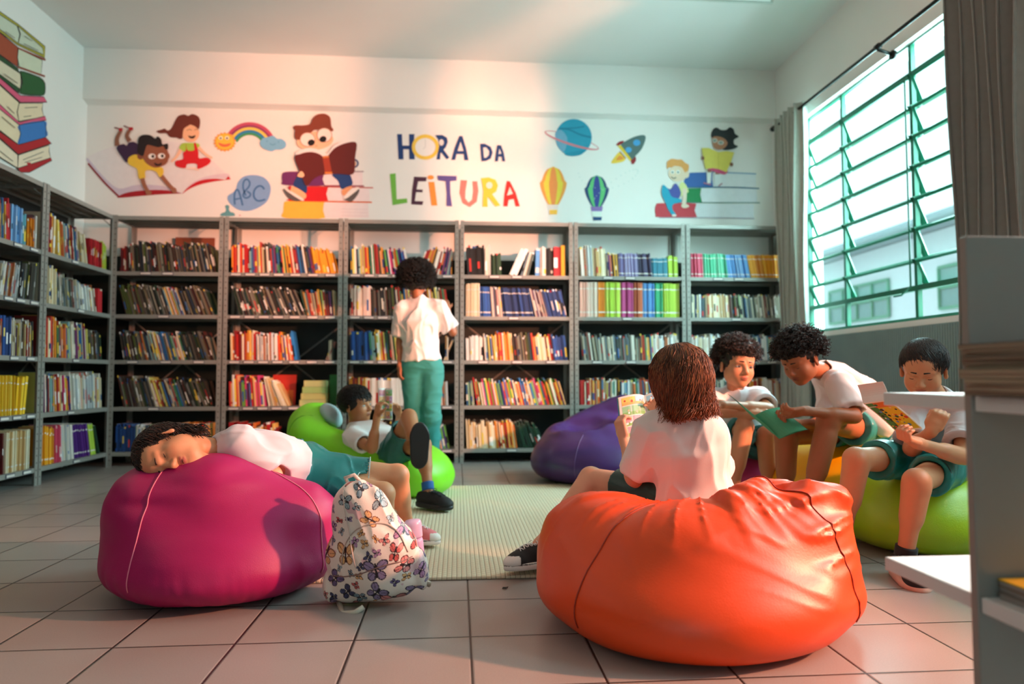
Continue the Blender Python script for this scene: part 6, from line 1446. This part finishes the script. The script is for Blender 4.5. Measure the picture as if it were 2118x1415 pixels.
# ================================================================== butterfly backpack and its bottle
bp0 = P(778, 1150, 2.39); bx0, by0 = bp0[0], bp0[1]
lean = math.radians(-9); cl, sn_ = math.cos(lean), math.sin(lean); Rb = np.array([[cl, 0, sn_], [0, 1, 0], [-sn_, 0, cl]])@rotz(-.12)   # local -> world
Rt = np.array([[1, 0, 0], [0, math.cos(.10), -math.sin(.10)], [0, math.sin(.10), math.cos(.10)]]); Rb = Rb@Rt
o0 = A3(bx0+.015, by0, .012); W = lambda x, y, z: o0+Rb@A3(x, y, z)
S = Solid()
S.box(W(0, 0, .115), (.150, .082, .115), Rb, rd=.07, k=.06); S.ell(W(.0, .0, .235), (.104, .076, .125), Rb, k=.07); S.ell(W(-.02, .0, .310), (.070, .058, .092), Rb, k=.06)
S.ell(W(.020, -.068, .140), (.104, .045, .125), Rb, k=.018)
S.ell(W(.150, .0, .075), (.030, .055, .070), Rb, k=.02); S.ell(W(-.15, -.01, .065), (.028, .05, .06), Rb, k=.02)
S.plane((0, 0, .002), (0, 0, -1), k=.02)
def d_bp(Q):
    q = (Q-o0)@Rb; z = q[:, 2]
    f1 = vnoise(np.stack([q[:, 0]*26+z*7, q[:, 1]*20, z*5], 1), 1, 2); f2 = vnoise(np.stack([q[:, 0]*14, q[:, 1]*14, z*14], 1), 1, 7)
    return -.0075*(1-2*np.abs(f1))*np.clip(z/.35+.15, .2, 1)+.005*f2+.0035
S.disp = d_bp; S_BP = S
V, F = S.mesh(.0024, 1)
q = (V-o0)@Rb; rs = np.random.RandomState(11)
side = np.abs(q[:, 0]) > .10; u = q[:, 0]+np.sign(q[:, 0])*np.maximum(0, q[:, 1]+.02)*.9; v = q[:, 2]+0*u
col = np.tile(sl('#e6dcd2'), (len(V), 1)); front = q[:, 1] < .05
pal = [('#8f7fa6', '#2a2438'), ('#c9605c', '#3a1a20'), ('#7f9aa8', '#1f2a38'), ('#b98ab0', '#4a2f50'), ('#d98a86', '#4a2028'), ('#3f4468', '#15162a'), ('#9ab0b8', '#27303c'), ('#e0b07a', '#7a4a30'), ('#6a5a8a', '#1c1830')]
cent = []
for _ in range(3000):
    c_ = (rs.uniform(-.22, .22), rs.uniform(.0, .42)); sz = rs.choice([.040, .034, .027, .016], p=[.35, .3, .2, .15])
    if all(math.hypot(c_[0]-a[0], c_[1]-a[1]) > (sz+a[2])*.86 for a in cent): cent.append((*c_, sz))
    if len(cent) > 95: break
for k, (cu, cv, sz) in enumerate(cent):
    a = rs.rand()*6.28; fx, sh = rs.uniform(.45, 1.), rs.uniform(-.3, .3); x = ((u-cu)*math.cos(a)+(v-cv)*math.sin(a))/sz; y = (-(u-cu)*math.sin(a)+(v-cv)*math.cos(a))/sz
    x = x/fx; near = (np.abs(x) < 1.6) & (np.abs(y) < 1.6) & front
    fillc, edge = pal[k % len(pal)]; ax = np.abs(x)
    w1 = ((ax-.55)*.8+(y-.42)*.5)**2/.26+(-(ax-.55)*.5+(y-.42)*.8)**2/.13; w2 = (ax-.40)**2/.14+(y+.42)**2/.15
    w_ = np.minimum(w1, w2); m1 = near & (w_ < 1.); m2 = near & (w_ >= .60) & (w_ < 1.); vein = near & (w_ < .6) & (np.abs(np.sin(np.arctan2(y, ax)*5)) < .16)
    col[m1] = sl(fillc); col[m2 | vein] = sl(edge); col[near & (ax < .09) & (np.abs(y) < .6)] = sl('#1a141c')
fl = vnoise(np.stack([u*30, v*30, u*0], 1), 1, 3); m = front & (fl > .62) & (np.abs(col[:, 0]-sl('#e6dcd2')[0]) < .01); col[m] = sl('#d8b4b8')
root = empty('backpack', (bx0, by0, 0), 'white school backpack printed with colourful butterflies, leaning on the magenta beanbag', 'backpack')
bpm = mat('backpack_cloth', '#ffffff', .42, attr=True, var=.02, bump=.08, bscale=300)
colored('bag_body', V, F, bpm, col, root)
def bline(pts, r, c_, nm, m_=None):
    out = []
    for x, z in pts:
        h_ = surf_hit(S_BP, W(x, -.35, z), Rb@A3(0, 1, 0), .6)
        if h_ is not None: out.append(h_-Rb@A3(0, .0015, 0))
    if len(out) > 3: b = MB(); b.tube(out, r, 5, c_); adopt(root, b.build(nm, m_ or bpm, smooth=True))
bline([(.028+.105*math.cos(t), .150+.125*math.sin(t)) for t in np.linspace(.1, math.pi-.1, 40)], .0022, '#b9a79c', 'zipper')
bline([(x, .135+.012*math.sin(x*20)) for x in np.linspace(-.115, .14, 30)], .002, '#8a6a64', 'pocket_seam')
bline([(-.03-.02*t, .15+.25*t) for t in np.linspace(0, 1, 20)], .002, '#c9bab0', 'seam')
b = MB(); b.tube([W(-.045, .03, .385), W(-.05, .02, .415), W(-.02, .02, .42), W(.0, .03, .385)], .007, 8, '#d8ccc2'); adopt(root, b.build('top_handle', bpm, smooth=True))
b = MB(); b.tube([W(.12, .05, .02), W(.165, .02, .012), W(.172, -.01, .030), W(.150, -.015, .04)], .008, 8, '#b5aa98'); adopt(root, b.build('strap', bpm, smooth=True))
b = MB(); b.tube([W(-.13, -.03, .02), W(-.10, -.10, .008), W(-.055, -.115, .012), W(-.03, -.10, .02)], .009, 8, '#c9bfae'); adopt(root, b.build('strap', bpm, smooth=True))
for s_ in ('strap',): pass
bt = P(850, 1092, 2.45)
root2 = empty('water_bottle', (bt[0], bt[1], .0), 'lilac water bottle standing in the side pocket of the butterfly backpack', 'bottle')
btm = mat('lilac_plastic', '#bfa6cf', .35); ax_ = nrm(A3(-.10, 0, 1))
def lathe(pts, base, m_, nm, par):
    b = MB(); n = 28; vs = []; e1 = nrm(np.cross(ax_, A3(0, 1, 0))); e2 = np.cross(ax_, e1)
    for r, z in pts:
        for k in range(n): a = 2*math.pi*k/n; vs.append(base+ax_*z+(e1*math.cos(a)+e2*math.sin(a))*r)
    fs = [(i*n+k, i*n+(k+1) % n, (i+1)*n+(k+1) % n, (i+1)*n+k) for i in range(len(pts)-1) for k in range(n)]+[tuple(range(n))[::-1], tuple((len(pts)-1)*n+k for k in range(n))]
    b.add(vs, fs); adopt(par, b.build(nm, m_, smooth=True))
base = A3(bt[0]+.024, bt[1]-.01, .072)
lathe([(.028, 0), (.030, .006), (.030, .115), (.027, .125)], base, btm, 'bottle_body', root2)
lathe([(.0285, .127), (.0300, .132), (.0300, .172), (.0285, .181), (.024, .186), (.008, .188)], base, mat('lilac_cap', '#c9b4d6', .3), 'bottle_cap', root2)
